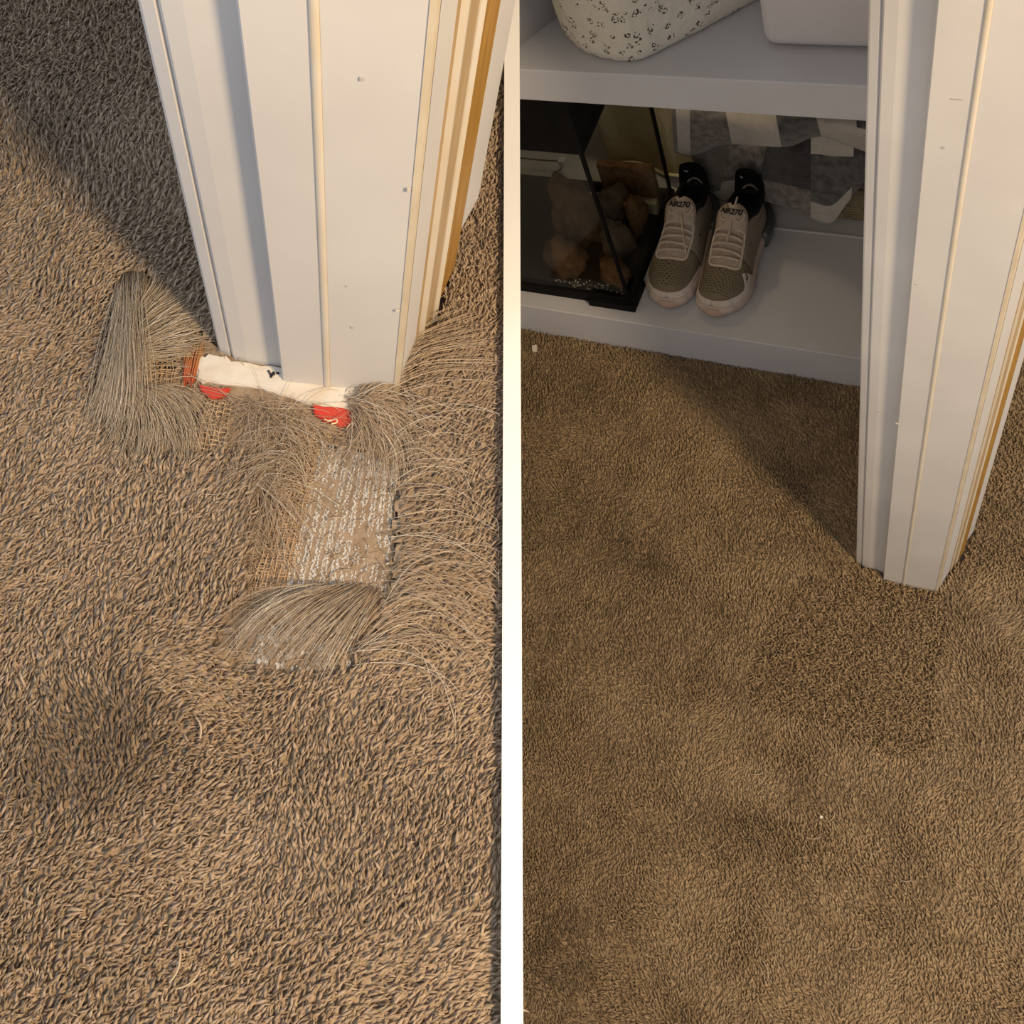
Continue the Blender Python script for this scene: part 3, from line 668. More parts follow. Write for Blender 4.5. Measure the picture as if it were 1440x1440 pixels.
# white bin on the upper shelf
def white_bin():
    bm = bmesh.new(); bm_box(bm, -0.330, -0.140, 0.902, 1.20, 0.6493, 0.86)
    for v in bm.verts:
        if v.co.z < 0.7: v.co.x = -0.235+(v.co.x+0.235)*0.95; v.co.y = 1.05+(v.co.y-1.05)*0.97
    top = [f for f in bm.faces if all(v.co.z > 0.8 for v in f.verts)]
    bmesh.ops.delete(bm, geom=top, context='FACES')
    es = [e for e in bm.edges if not e.is_boundary]
    bmesh.ops.bevel(bm, geom=es, offset=0.016, segments=5, affect='EDGES', profile=0.5)
    bmesh.ops.solidify(bm, geom=list(bm.faces), thickness=-0.0025)
    t = empty('storage_bin', MR, (-0.235, 1.05, 0.6463)); tag(t, 'smooth white plastic bin at the end of the upper shelf', 'bin')
    bmesh.ops.translate(bm, verts=list(bm.verts), vec=(0.235, -1.05, -0.6463))
    from_bm('bin_body', bm, 'bin', t, smooth=True)
    bm = bmesh.new(); bm_box(bm, -0.098, 0.098, -0.152, 0.154, 0.2125, 0.219); bmesh.ops.bevel(bm, geom=list(bm.edges), offset=0.003, segments=2, affect='EDGES')
    from_bm('bin_lid', bm, 'bin', t)
white_bin()
# floral soft cushion on the upper shelf
def floral_bag():
    plan = [(-0.575, 0.905), (-0.545, 0.884), (-0.500, 0.873), (-0.468, 0.876), (-0.435, 0.902), (-0.380, 0.952), (-0.330, 1.010), (-0.345, 1.08), (-0.44, 1.12), (-0.545, 1.06), (-0.582, 0.97)]
    q = np.array(plan); c = q.mean(0); k = 72
    ring = spline(np.vstack([q, q[:1]]), k+1)[:-1]-c
    prof = [(0.90, 0.0), (0.965, 0.004), (0.995, 0.016), (1.02, 0.045), (1.03, 0.09), (1.02, 0.14), (0.98, 0.17), (0.85, 0.19), (0.5, 0.20)]
    bm = bmesh.new(); rows = []
    for i, (s, z) in enumerate(prof):
        rr = []
        for j in range(k):
            wv = 1+0.010*math.sin(j*1.9+i*0.9)*(0 < i < 7)
            rr.append(bm.verts.new((ring[j][0]*s*wv, ring[j][1]*s*wv, z)))
        rows.append(rr)
    for i in range(len(rows)-1):
        for j in range(k): bm.faces.new((rows[i][j], rows[i][(j+1) % k], rows[i+1][(j+1) % k], rows[i+1][j]))
    bm.faces.new(rows[0][::-1]); bm.faces.new(rows[-1])
    t = empty('floral_cushion', MR, (c[0], c[1], 0.6463)); tag(t, 'cream quilted cushion printed with small dark flowers on the upper shelf', 'cushion')
    from_bm('cover', bm, 'floral', t, smooth=True)
floral_bag()
o = prism('cardboard_box', [(-0.641, 0.897), (-0.592, 0.968), (-0.640, 1.02), (-0.72, 0.93)], 0.6463, 0.80, 'grey_box', clip=clipR, bevel=0.001)
tag(o, 'grey box at the partition end of the upper shelf', 'box')

# ------------------------------------------------------------------ glass tank
def tank():
    t = empty('glass_tank', MR, (-0.70, 1.01, 0.0935)); tag(t, 'black-framed glass tank with a dark lid on the low shelf', 'tank')
    t.rotation_euler.z = math.radians(0.0)
    X0, X1, Y0, Y1 = -0.25, 0.103, -0.118, 0.118
    cl0 = clipper(FR, 1, 0.004)
    def cl(bm):
        bmesh.ops.translate(bm, verts=list(bm.verts), vec=(-0.70, 1.01, 0.0935)); cl0(bm); bmesh.ops.translate(bm, verts=list(bm.verts), vec=(0.70, -1.01, -0.0935))
    b = lambda n, *a, m='tank_black', bev=0.0008: box(n, *a, m, t, bevel=bev, clip=cl)
    b('base_frame', X0, X1+0.004, Y0-0.004, Y0+0.006, 0.0, 0.022)
    b('base_frame', X1-0.006, X1+0.004, Y0+0.0062, Y1+0.004, 0.0, 0.022)
    b('base_frame', X0, X1-0.0062, Y1-0.006, Y1+0.004, 0.0, 0.022)
    b('corner_foot', X1-0.075, X1+0.012, Y0-0.013, Y0-0.0042, 0.0, 0.017)
    b('corner_foot', X1+0.0042, X1+0.012, Y0-0.004, Y0+0.045, 0.0, 0.017)
    b('floor_pane', X0, X1-0.0065, Y0+0.0065, Y1-0.0065, 0.002, 0.006)
    g = lambda n, *a: b(n, *a, m='glass', bev=0)
    g('front_pane', X0, X1-0.005, Y0, Y0+0.004, 0.0222, 0.374)
    g('side_pane', X1-0.004, X1, Y0+0.005, Y1-0.005, 0.0222, 0.374)
    g('rear_pane', X0, X1-0.005, Y1-0.004, Y1, 0.0222, 0.374)
    for y in (Y0, Y1): b('corner_seal', X1-0.0048, X1+0.001, y-0.001 if y < 0 else y-0.0046, y+0.0046 if y < 0 else y+0.001, 0.0222, 0.374)
    b('lid', X0, X1+0.006, Y0-0.006, Y1+0.006, 0.3745, 0.480)
    b('lid_panel', X0, X1-0.03, Y0+0.02, Y1-0.02, 0.4805, 0.486)
    return t
tank()
def blob(name, c, size, m, label, cat, group, seed, M=MR, rot=0):
    bm = bmesh.new(); bmesh.ops.create_icosphere(bm, subdivisions=3, radius=1)
    r_ = np.random.default_rng(seed); ph = r_.random(12)*6
    for v in bm.verts:
        x, y, z = v.co
        f = 1+0.16*math.sin(3*x+ph[0])*math.cos(2.5*y+ph[1])+0.12*math.sin(5*z+4*x+ph[2])+0.07*math.sin(9*y+7*x+ph[3])+0.07*math.sin(13*x+11*z+ph[4])+0.05*math.sin(19*y+17*z+ph[5])*math.sin(21*x+ph[6])
        v.co = Vector((x*size[0], y*size[1], max(z, -0.55)*size[2]))*f
    z0 = min(v.co.z for v in bm.verts)
    for v in bm.verts: v.co.z -= z0
    o = from_bm(name, bm, m, M=M @ Matrix.Translation(Vector(c)) @ Matrix.Rotation(rot, 4, 'Z'), smooth=True)
    return tag(o, label, cat, group)
ZT = 0.0935+0.0065
G_ = 'clods inside the glass tank'
blob('soil_clod', (-0.635, 0.935, ZT), (0.028, 0.022, 0.030), 'cork', 'rusty brown clod against the tank front near the corner seal', 'clod', G_, 1)
blob('soil_clod', (-0.648, 0.99, ZT), (0.028, 0.024, 0.052), 'clod_grey', 'tall greyish clod in the middle of the tank', 'clod', G_, 2)
blob('soil_clod', (-0.735, 0.945, ZT), (0.040, 0.028, 0.045), 'clod', 'wide dark brown clod behind the front pane', 'clod', G_, 3)
blob('soil_clod', (-0.725, 1.015, ZT), (0.050, 0.035, 0.090), 'clod', 'tall hollow brown clod at the partition end of the tank', 'clod', G_, 4)
blob('soil_clod', (-0.632, 1.050, ZT), (0.018, 0.020, 0.050), 'cork', 'small brown clod beside the mirrored carpet tile', 'clod', G_, 5)
blob('soil_clod', (-0.685, 1.075, ZT), (0.030, 0.022, 0.040), 'clod_grey', 'low greyish clod by the tank rear pane', 'clod', G_, 6)
def crumbs():
    bm = bmesh.new()
    for i in range(70):
        x = rng.uniform(-0.76, -0.61); y = 0.8985+rng.random()*0.03; s = rng.uniform(0.0008, 0.0018)
        bmesh.ops.create_icosphere(bm, subdivisions=1, radius=s, matrix=Matrix.Translation((x+0.68, y-0.91, s)))
    o = from_bm('gravel_crumbs', bm, 'chip', M=MR @ Matrix.Translation((-0.68, 0.91, ZT))); tag(o, 'pale crumbs scattered on the tank floor', 'crumbs', kind='stuff')
crumbs()
o = box('reflected_carpet_tile', -0.715, -0.610, 1.098, 1.112, ZT, ZT+0.100, 'cork', bevel=0.003); tag(o, 'brown tile added for carpet mirrored in the tank glass', 'tile')  # solid tile added where the glass reflects the carpet
o = box('reflection_strip', -0.745, -0.610, 1.083, 1.0965, ZT, ZT+0.030, 'reflection', bevel=0.002); tag(o, 'pale cream ledge strip along the back of the tank', 'reflection')  # solid strip added for the shelf edge reflected in the glass
# cream ribbed towel hanging behind the tank
def towel():
    nx, nz = 90, 40; x0, x1 = -0.74, -0.47
    bm = bmesh.new(); g = []
    for i in range(nx+1):
        u = i/nx; x = x0+(x1-x0)*u; col = []
        zb = 0.105+0.024*math.exp(-((u-0.52)/0.07)**2)-0.01*u
        for j in range(nz+1):
            v = j/nz; z = zb+(0.57-zb)*v
            y = 1.185+0.012*math.sin(u*9)*(1-v)-0.014*math.exp(-((u-0.52)/0.06)**2)*(1-v)**2+0.0012*math.sin(j*PI)+0.0011*math.sin((u*60+v*28)*2.2)
            col.append(bm.verts.new((x+0.6, y-1.185, z-0.105)))
        g.append(col)
    for i in range(nx):
        for j in range(nz): bm.faces.new((g[i][j], g[i+1][j], g[i+1][j+1], g[i][j+1]))
    bmesh.ops.solidify(bm, geom=list(bm.faces), thickness=0.004)
    t = empty('towel', MR, (-0.6, 1.185, 0.105)); tag(t, 'cream ribbed towel hanging behind the glass tank', 'towel')
    from_bm('cloth', bm, 'towel', t, smooth=True)
    pts = [(x0+0.6+(x1-x0)*u, -0.004+0.012*math.sin(u*9)-0.014*math.exp(-((u-0.52)/0.06)**2), 0.024*math.exp(-((u-0.52)/0.07)**2)-0.01*u) for u in np.linspace(0, 1, 40)]
    tube_obj('hem', pts, 0.003, 'towel', t, k=80)
towel()
def plug():
    p = FR.y(791, 228, 1.16); t = empty('power_adapter', MR, (p[0], p[1], p[2]-0.008)); tag(t, 'small white plug with a dark cable behind the tank', 'plug')
    box('plug_body', -0.007, 0.007, -0.006, 0.006, 0.0, 0.016, 'plug', t, bevel=0.002)
    a = np.array(p)-np.array([p[0], p[1], p[2]-0.008])
    tube_obj('cable', [(-0.006, 0, 0.010), (-0.05, 0.002, 0.006), (-0.11, 0.0, 0.010)], 0.0016, 'dark', t)
    tube_obj('cable', [(0.0, 0, -0.001), (-0.02, 0.002, -0.022), (-0.06, 0.0, -0.045), (-0.11, 0, -0.05)], 0.0016, 'dark', t)
plug()

def towel_fill():  # unseen fill lamp, added to brighten the towel behind the tank
    t = empty('towel_fill_lamp', MR, (-0.60, 1.145, 0.545)); tag(t, 'small fill lamp added out of view under the upper shelf for the towel', 'lamp')
    bm = bmesh.new(); bmesh.ops.create_cone(bm, cap_ends=True, segments=24, radius1=0.030, radius2=0.026, depth=0.030, matrix=Matrix.Translation((0, 0, 0.034))); from_bm('housing', bm, 'bin', t)
    bm = bmesh.new(); bmesh.ops.create_uvsphere(bm, u_segments=16, v_segments=8, radius=0.016, matrix=Matrix.Translation((0, 0, 0.012)))
    m = mat('fill_bulb', (1, 0.9, 0.7)); b = m.node_tree.nodes['Principled BSDF']; b.inputs['Emission Color'].default_value = (1, 0.78, 0.45, 1); b.inputs['Emission Strength'].default_value = 105
    from_bm('fill_bulb', bm, 'fill_bulb', t, smooth=True)
towel_fill()

# ------------------------------------------------------------------ wicker basket and plaid blanket
def basket():
    cx, cy = -0.282, 1.255; hx, hy, h = 0.145, 0.135, 0.075
    t = empty('wicker_basket', MR, (cx, cy, 0.0935)); tag(t, 'grey-brown wicker basket under the plaid blanket', 'basket')
    def ring(s, z, k=64, e=3.2):
        out = []
        for j in range(k+1):
            a = j*2*PI/k; c, s_ = math.cos(a), math.sin(a)
            out.append((hx*s*math.copysign(abs(c)**(2/e), c), hy*s*math.copysign(abs(s_)**(2/e), s_), z))
        return np.array(out)
    n = 11; P = np.array([ring(0.97+0.03*i/n, 0.004+i*(h-0.008)/(n-1)) for i in range(n)])
    for i in range(n): tag(link('wicker_coil', tubes('wicker_coil', P[i:i+1], np.full((1, 65), 0.0042), 6), 'wicker', t))
    bm = bmesh.new(); r0 = ring(0.955, 0.001)[:-1]; r1 = ring(0.985, 0.16)[:-1]
    a = [bm.verts.new(p) for p in r0]; b = [bm.verts.new(p) for p in r1]
    bm.faces.new(a[::-1])
    for j in range(64): bm.faces.new((a[j], a[(j+1) % 64], b[(j+1) % 64], b[j]))
    bmesh.ops.solidify(bm, geom=list(bm.faces), thickness=0.003)
    from_bm('cloth_liner', bm, 'wicker_liner', t, smooth=True)
basket()
def blanket():
    t0 = FR.y(1080, 215, 1.05); t = empty('plaid_blanket', MR, (t0[0], 1.06, 0.17)); tag(t, 'folded fleece blanket in grey, white and black plaid over the wicker basket', 'blanket')
    org = np.array([t0[0], 1.06, 0.17])
    def layer(name, top, bot, xs, y0, cells, xcuts, vcuts, fold, thick=0.010, nu=64, nv=30):
        top = spline(np.array(top, float), nu+1); bot = spline(np.array(bot, float), nu+1)
        bm = bmesh.new(); g = []
        for i in range(nu+1):
            col = []
            for j in range(nv+1):
                v = j/nv; px = top[i][0]*(1-v)+bot[i][0]*v; py = top[i][1]*(1-v)+bot[i][1]*v
                uu = min(1, max(0, (i/nu-0.30)/0.25)); y = y0+fold(i/nu, v)+0.068*(1-uu*uu*(3-2*uu))
                pt = np.array(FR.y(px, py, y)); pt[2] = max(pt[2], 0.112+0.004*math.sin(i*0.4))
                col.append(bm.verts.new(pt-org))
            g.append(col)
        for i in range(nu):
            for j in range(nv):
                f = bm.faces.new((g[i][j], g[i+1][j], g[i+1][j+1], g[i][j+1]))
                a = sum(1 for c in xcuts if (i+.5)/nu > c); b = sum(1 for c in vcuts if (j+.5)/nv > c)
                f.material_index = cells[b][a]
        # fold the sheet back over the basket at the top
        prev = [g[i][0] for i in range(nu+1)]
        for k, (dy, dz) in enumerate(((0.012, 0.008), (0.028, 0.010))):
            cur = [bm.verts.new((p0.co.x, p0.co.y+dy, p0.co.z+dz)) for p0 in [g[i][0] for i in range(nu+1)]]
            for i in range(nu):
                f = bm.faces.new((prev[i], cur[i], cur[i+1], prev[i+1])); f.material_index = cells[0][sum(1 for c in xcuts if (i+.5)/nu > c)]
            prev = cur
        bmesh.ops.recalc_face_normals(bm, faces=bm.faces)
        bmesh.ops.solidify(bm, geom=list(bm.faces), thickness=thick)
        return from_bm(name, bm, ['fleece_white', 'fleece_grey', 'fleece_taupe', 'fleece_black', 'fleece_slate'], t, smooth=True)
    Wt, Gr, Ta, Bk, Sl = range(5)
    fA = lambda u, v: -0.018*math.sin(v*PI)+0.010*math.sin(u*7+1)*v+(0.02*(max(0, v-0.85)/0.15)**2)
    fB = lambda u, v: -0.012*math.sin(v*PI)+0.012*math.sin(u*8+2.5)*v
    layer('upper_fold', [(943, 146), (1000, 148), (1080, 153), (1150, 158), (1222, 166)], [(948, 214), (975, 220), (1020, 204), (1070, 206), (1110, 206), (1150, 192), (1185, 202), (1222, 216)], None, 1.034,
          [[Ta, Wt, Gr, Wt, Sl, Wt, Sl], [Ta, Wt, Gr, Wt, Sl, Wt, Wt]], [0.035, 0.13, 0.31, 0.53, 0.74, 0.93], [0.32], fA)
    layer('lower_fold', [(968, 200), (1020, 198), (1070, 196), (1110, 196), (1150, 188), (1185, 196), (1222, 212)], [(986, 276), (1000, 287), (1022, 282), (1060, 280), (1105, 292), (1140, 307), (1168, 314), (1190, 288), (1222, 246)], None, 1.064,
          [[Ta, Ta, Gr, Bk, Wt, Sl], [Ta, Ta, Gr, Bk, Sl, Sl], [Gr, Ta, Wt, Gr, Sl, Sl], [Gr, Wt, Wt, Gr, Wt, Sl]], [0.05, 0.18, 0.38, 0.62, 0.90], [0.22, 0.66, 0.80], fB)
blanket()

# ------------------------------------------------------------------ sneakers
def sneaker(loc, rotz, mirror, label, length=0.205, scale=1.0):
    t = empty('sneaker', MR, loc, rotz); tag(t, label, 'shoe', 'pair of sneakers on the low shelf')
    Ls = length; mx_ = -1 if mirror else 1
    S_ = np.array([0, .02, .05, .10, .18, .28, .38, .48, .58, .68, .78, .88, .95, 1.0])
    W_ = np.array([.004, .022, .032, .041, .047, .049, .047, .043, .040, .038, .038, .036, .029, .012])*0.86
    Z_ = np.array([.030, .040, .047, .053, .058, .065, .076, .090, .104, .108, .100, .098, .098, .092])
    zb = 0.020
    def surf(s, th, off=0.0):
        wv = np.interp(s, S_, W_)+off; zt = np.interp(s, S_, Z_)+off
        c = math.cos(th); sn = max(math.sin(th), 0)
        asym = 0.006*math.exp(-((s-0.22)/0.18)**2)
        x = wv*math.copysign(abs(c)**0.75, c)+mx_*asym
        return np.array([x, s*Ls-off*0.5*(s < 0.06), zb+(zt-zb)*sn**0.8])
    ns, nt = 56, 40
    ss = np.concatenate([np.linspace(0, 0.2, 20)[:-1], np.linspace(0.2, 1.0, ns-19+1)])
    th = np.linspace(0, PI, nt+1)
    def is_open(s, a): return 0.60 < s < 0.965 and abs(a-PI/2) < (0.50+0.25*min(1, (s-0.60)/0.15))
    def guard_th(s, outer):
        zt = np.interp(s, S_, Z_); zl = 0.0395-0.010*(s/0.36)
        g = math.asin(min(1, max(0, (zl-zb)/(zt-zb))**1.25))*min(1, (0.37-s)/0.03)
        return g+(0.62*math.exp(-((s-0.265)/0.050)**2) if outer and not mirror else 0)
    def panel_h(s): return np.interp(s, [.27, .29, .45, .63], [.42, .52, .60, .56])
    def zone(s, a):
        if is_open(s, a): return None
        g = guard_th(s, (math.cos(a) > 0)) if s < 0.36 else 0
        if a < g or PI-a < g: return 'guard'
        if 0.27 < s < 0.63 and abs(a-PI/2) < panel_h(s): return 'panel'
        return 'side' if s > 0.36 else 'toe'
    def skin(name, m, sv, lo, hi, nq, off, thick=0.0016, hole=False):
        bm = bmesh.new(); rows = []
        for s in sv:
            a0, a1 = lo(s), hi(s); rows.append([bm.verts.new(surf(s, a0+(a1-a0)*q/nq, off)) for q in range(nq+1)])
        for i in range(len(sv)-1):
            for j in range(nq):
                if hole and is_open((sv[i]+sv[i+1])/2, PI*(j+.5)/nq): continue
                bm.faces.new((rows[i][j], rows[i+1][j], rows[i+1][j+1], rows[i][j+1]))
        bmesh.ops.recalc_face_normals(bm, faces=bm.faces); bmesh.ops.solidify(bm, geom=list(bm.faces), thickness=thick)
        return from_bm(name, bm, m, t, smooth=True)
    zero = lambda s: 0.0
    skin('toe_box', 'knit', np.concatenate([np.linspace(0, .1, 14)[:-1], np.linspace(.1, .365, 14)]), zero, lambda s: PI, 40, 0.0)
    skin('upper', 'knit_side', np.linspace(0.365, 1.0, 34), zero, lambda s: PI, 44, 0.0002, hole=True)
    gs = np.concatenate([np.linspace(0, .1, 20)[:-1], np.linspace(.1, .36, 30)])
    skin('toe_guard', 'overlay', gs, zero, lambda s: guard_th(s, True), 12, 0.0016)
    skin('toe_guard', 'overlay', gs, lambda s: PI-guard_th(s, False), lambda s: PI, 12, 0.0016)
    skin('eyestay_panel', 'tongue', np.linspace(.265, .62, 20), lambda s: PI/2-panel_h(s), lambda s: PI/2+panel_h(s), 16, 0.0014)
    # dark lining
    bm = bmesh.new(); rows = []
    for s in np.linspace(0.40, 0.985, 24):
        rows.append([bm.verts.new(surf(s, a, -0.0035)) for a in np.linspace(0, PI, 25) if True])
    for i in range(23):
        for j in range(24):
            s = 0.40+0.585*(i+.5)/23; a = PI*(j+.5)/24
            if s > 0.62 and abs(a-PI/2) < 0.55: continue
            bm.faces.new((rows[i][j], rows[i+1][j], rows[i+1][j+1], rows[i][j+1]))
    from_bm('lining', bm, 'black_knit', t, smooth=True)
    bm = bmesh.new(); rows = [[bm.verts.new((np.interp(s, S_, W_)*0.92*q, s*Ls, 0.066)) for q in np.linspace(-1, 1, 5)] for s in np.linspace(0.5, 0.98, 12)]
    for i in range(11):
        for j in range(4): bm.faces.new((rows[i][j], rows[i][j+1], rows[i+1][j+1], rows[i+1][j]))
    from_bm('insole', bm, 'black_knit', t)
    # collar: padded black tube round the opening, and tall heel tab
    loop = []
    for s in np.linspace(0.62, 0.955, 12): loop.append(surf(s, PI/2-(0.50+0.25*min(1, (s-0.60)/0.15)), 0.001))
    for s in np.linspace(0.955, 0.62, 12): loop.append(surf(s, PI/2+(0.50+0.25*min(1, (s-0.60)/0.15)), 0.001))
    loop.append(loop[0])
    tube_obj('collar', loop, 0.0048, 'black_knit', t, sides=8, k=70)
    bm = bmesh.new(); prev = None
    for k in range(9):
        f = k/8; wv = 0.027*(1-0.30*f**3); z = 0.072+0.060*f; y = Ls*(0.955)+0.006*math.sin(f*PI)+0.004*f
        row = [bm.verts.new((wv*math.sin(q), y-0.010*(1-math.cos(q)), z)) for q in np.linspace(-1.3, 1.3, 11)]
        if prev:
            for j in range(10): bm.faces.new((prev[j], prev[j+1], row[j+1], row[j]))
        prev = row
    bmesh.ops.solidify(bm, geom=list(bm.faces), thickness=0.006)
    hb = from_bm('heel_tab', bm, 'black_knit', t, smooth=True)
    tube_obj('tab_mark', [(-0.003*mx_-0.008, Ls*0.955-0.0045, 0.121), (-0.008, Ls*0.955-0.0048, 0.118), (-0.0115, Ls*0.955-0.0045, 0.121)], 0.0007, 'plug', hb, k=8)
    # tongue standing up out of the lacing
    bm = bmesh.new(); rows = []
    for k in range(15):
        f = k/14; s = 0.50+0.13*f; base = surf(s, PI/2, 0.003); zz = base[2]+0.018*f**1.5
        wv = 0.024*math.sqrt(max(0.02, 1-(max(0, f-0.45)/0.56)**2.2))
        rows.append([bm.verts.new((base[0]+wv*q, s*Ls+0.006*q*q, zz-0.010*q*q)) for q in np.linspace(-1, 1, 11)])
    for i in range(14):
        for j in range(10): bm.faces.new((rows[i][j], rows[i][j+1], rows[i+1][j+1], rows[i+1][j]))
    bmesh.ops.recalc_face_normals(bm, faces=bm.faces)
    bmesh.ops.solidify(bm, geom=list(bm.faces), thickness=0.005)
    tg = from_bm('tongue', bm, 'tongue', t, smooth=True)
    # raised border of the eyestay
    edge_th = panel_h
    pts = [surf(s, PI/2+edge_th(s), 0.0022) for s in np.linspace(0.60, 0.29, 9)]+[surf(0.265, PI/2+q, 0.0022) for q in (0.35, 0.0, -0.35)]+[surf(s, PI/2-edge_th(s), 0.0022) for s in np.linspace(0.29, 0.60, 9)]
    tube_obj('eyestay_border', pts, 0.0022, 'stay', t, k=70)
    # laces
    for i, s in enumerate(np.linspace(0.32, 0.56, 6)):
        e = edge_th(s)*0.86
        sh = 0.012 if i % 2 else -0.012
        pts = [surf(s+sh*q*0.5, PI/2+q*e, 0.0038+0.0012*(1-q*q)) for q in np.linspace(-1, 1, 7)]
        tube_obj('lace', pts, 0.0026, 'lace', t, k=18)
    c0 = surf(0.585, PI/2, 0.011)
    blp = lambda *p: [c0+np.array(q) for q in p]
    tube_obj('lace', blp((0, 0, 0), (0.012, 0.004, 0.006), (0.022, 0.0, 0.002), (0.016, -0.010, -0.004), (0.004, -0.004, 0.0)), 0.0016, 'lace', t, k=22)
    tube_obj('lace', blp((0, 0, 0), (-0.010, 0.003, 0.005), (-0.019, -0.002, 0.0), (-0.012, -0.010, -0.004), (-0.002, -0.004, 0.0)), 0.0016, 'lace', t, k=22)
    if mirror: tube_obj('lace', blp((0, 0, 0), (0.006, -0.015, -0.004), (0.015, -0.040, -0.016), (0.026, -0.068, -0.034)), 0.0015, 'lace', t, k=20)
    else: tube_obj('lace', blp((0, 0, 0), (0.003, 0.010, 0.012), (0.007, 0.014, 0.026)), 0.0016, 'lace', t, k=14)
    if not mirror: tube_obj('lace', blp((0, 0, 0), (0.003, -0.015, -0.006), (0.006, -0.045, -0.019)), 0.0014, 'lace', t, k=16)
    kb = bmesh.new(); bmesh.ops.create_icosphere(kb, subdivisions=2, radius=0.0042, matrix=Matrix.Translation(Vector(c0-np.array([0, 0.003, 0.001])))); from_bm('lace_knot', kb, 'lace', t, smooth=True)
    # perforations in the toe box
    bm = bmesh.new()
    for r in range(10):
        s = 0.065+0.0195*r
        for c in range(13):
            a = PI/2+(c-6+0.5*(r % 2))*0.14*(1 if s > 0.1 else 1.2)
            if zone(s, a) != 'toe': continue
            w_ = 0.036; l_ = 0.0042
            q = [surf(s-l_, a-w_*0.5, .0007), surf(s+l_*0.2, a-w_, .0007), surf(s+l_, a+w_*0.5, .0007), surf(s-l_*0.2, a+w_, .0007)]
            bm.faces.new([bm.verts.new(p) for p in q])
    for r in range(7):
        s = 0.37+0.028*r
        for sd in (-1, 1):
            for c in range(6):
                a = PI/2+sd*(0.78+0.085*c+0.04*(r % 2))
                if zone(s, a) != 'side': continue
                q = [surf(s-.003, a-.018, .0007), surf(s+.001, a-.026, .0007), surf(s+.003, a+.018, .0007), surf(s-.001, a+.026, .0007)]
                bm.faces.new([bm.verts.new(p) for p in q])
    tag(from_bm('perforations', bm, 'ink', t), kind='stuff')
    # sole: outline of the upper, flared, rockered at the toe
    bm = bmesh.new(); k = 60; rings = []
    outl = []
    for s in np.concatenate([np.linspace(0, .12, 12), np.linspace(.16, .9, 16), np.linspace(.93, 1, 6)]):
        outl.append((np.interp(s, S_, W_)+mx_*0.006*math.exp(-((s-0.22)/0.18)**2), s*Ls))
    back = []
    for s in np.concatenate([np.linspace(0, .12, 12), np.linspace(.16, .9, 16), np.linspace(.93, 1, 6)])[::-1]:
        back.append((-np.interp(s, S_, W_)+mx_*0.006*math.exp(-((s-0.22)/0.18)**2), s*Ls))
    O = np.array(outl+back); ctr = np.array([0, Ls*0.5])
    for gx, gz in ((0.0, 0), (0.0035, 0.0045), (0.0050, 0.013), (0.0045, 0.020), (0.002, 0.0245)):
        row = []
        for x, y in O:
            f = y/Ls; nx = math.copysign(gx, x) if abs(x) > 0.003 else 0
            ny = -gx if f < 0.06 else (gx if f > 0.94 else 0)
            toe = 0.007*max(0, 1-f/0.18)**2*(1 if gz < 0.02 else 0.5)
            row.append(bm.verts.new((x+nx, y+ny, gz*(1+0.35*max(0, f-0.5))+toe)))
        rings.append(row)
    n = len(O)
    for i in range(len(rings)-1):
        for j in range(n): bm.faces.new((rings[i][j], rings[i][(j+1) % n], rings[i+1][(j+1) % n], rings[i+1][j]))
    bm.faces.new(rings[0][::-1]); bm.faces.new(rings[-1])
    from_bm('midsole', bm, 'sole', t, smooth=True)
    # gum toe bumper
    bm = bmesh.new(); rows = []
    for q in np.linspace(-1, 1, 11):
        x = 0.021*q+mx_*0.002; y = -0.0052+0.012*q*q*0.75; zt_ = 0.0245-0.006*abs(q)**6
        rows.append([bm.verts.new((x, y+d, z)) for z, d in ((0.0065, 0.001), (0.012, -0.0010), (0.020, -0.0006), (zt_, 0.001))])
    for i in range(10):
        for j in range(3): bm.faces.new((rows[i][j], rows[i+1][j], rows[i+1][j+1], rows[i][j+1]))
    bmesh.ops.recalc_face_normals(bm, faces=bm.faces); bmesh.ops.solidify(bm, geom=list(bm.faces), thickness=-0.002)
    from_bm('toe_bumper', bm, 'sole_gum', t, smooth=True)
    # bulging dark air unit round the heel
    bm = bmesh.new(); prev = None
    for a in np.linspace(-0.25, PI+0.25, 25):
        cx_, cy_ = 0.036*math.cos(a), Ls*0.80+0.056*math.sin(a)
        row = []
        for q in np.linspace(0, 2*PI, 9)[:-1]:
            rr = 0.0095*math.cos(q); row.append(bm.verts.new((cx_+rr*math.cos(a), cy_+rr*math.sin(a), 0.0205+0.0185*math.sin(q))))
        if prev:
            for j in range(8): bm.faces.new((prev[j], prev[(j+1) % 8], row[(j+1) % 8], row[j]))
        else: bm.faces.new(row)
        prev = row
    bm.faces.new(prev[::-1])
    from_bm('air_unit', bm, 'air_unit', t, smooth=True)
    # lettering and ticks
    def text(body, s, a0, size, pos, nrm_tilt):
        cu = bpy.data.curves.new('txt', 'FONT'); cu.body = body; cu.size = size; cu.align_x = 'CENTER'; cu.extrude = 0.0004
        cu.space_character = 0.95; cu.shear = 0.15; cu.offset = 0.0003
        ob = bpy.data.objects.new('txt', cu); COL.objects.link(ob)
        dg = bpy.context.evaluated_depsgraph_get(); me = bpy.data.meshes.new_from_object(ob.evaluated_get(dg))
        bpy.data.objects.remove(ob)
        for v in me.vertices: v.co.z -= 0.011*(v.co.x/0.024)**2
        o_ = link('tongue_lettering', me, 'ink', tg); o_.location = pos; o_.rotation_euler = (nrm_tilt, 0, 0)
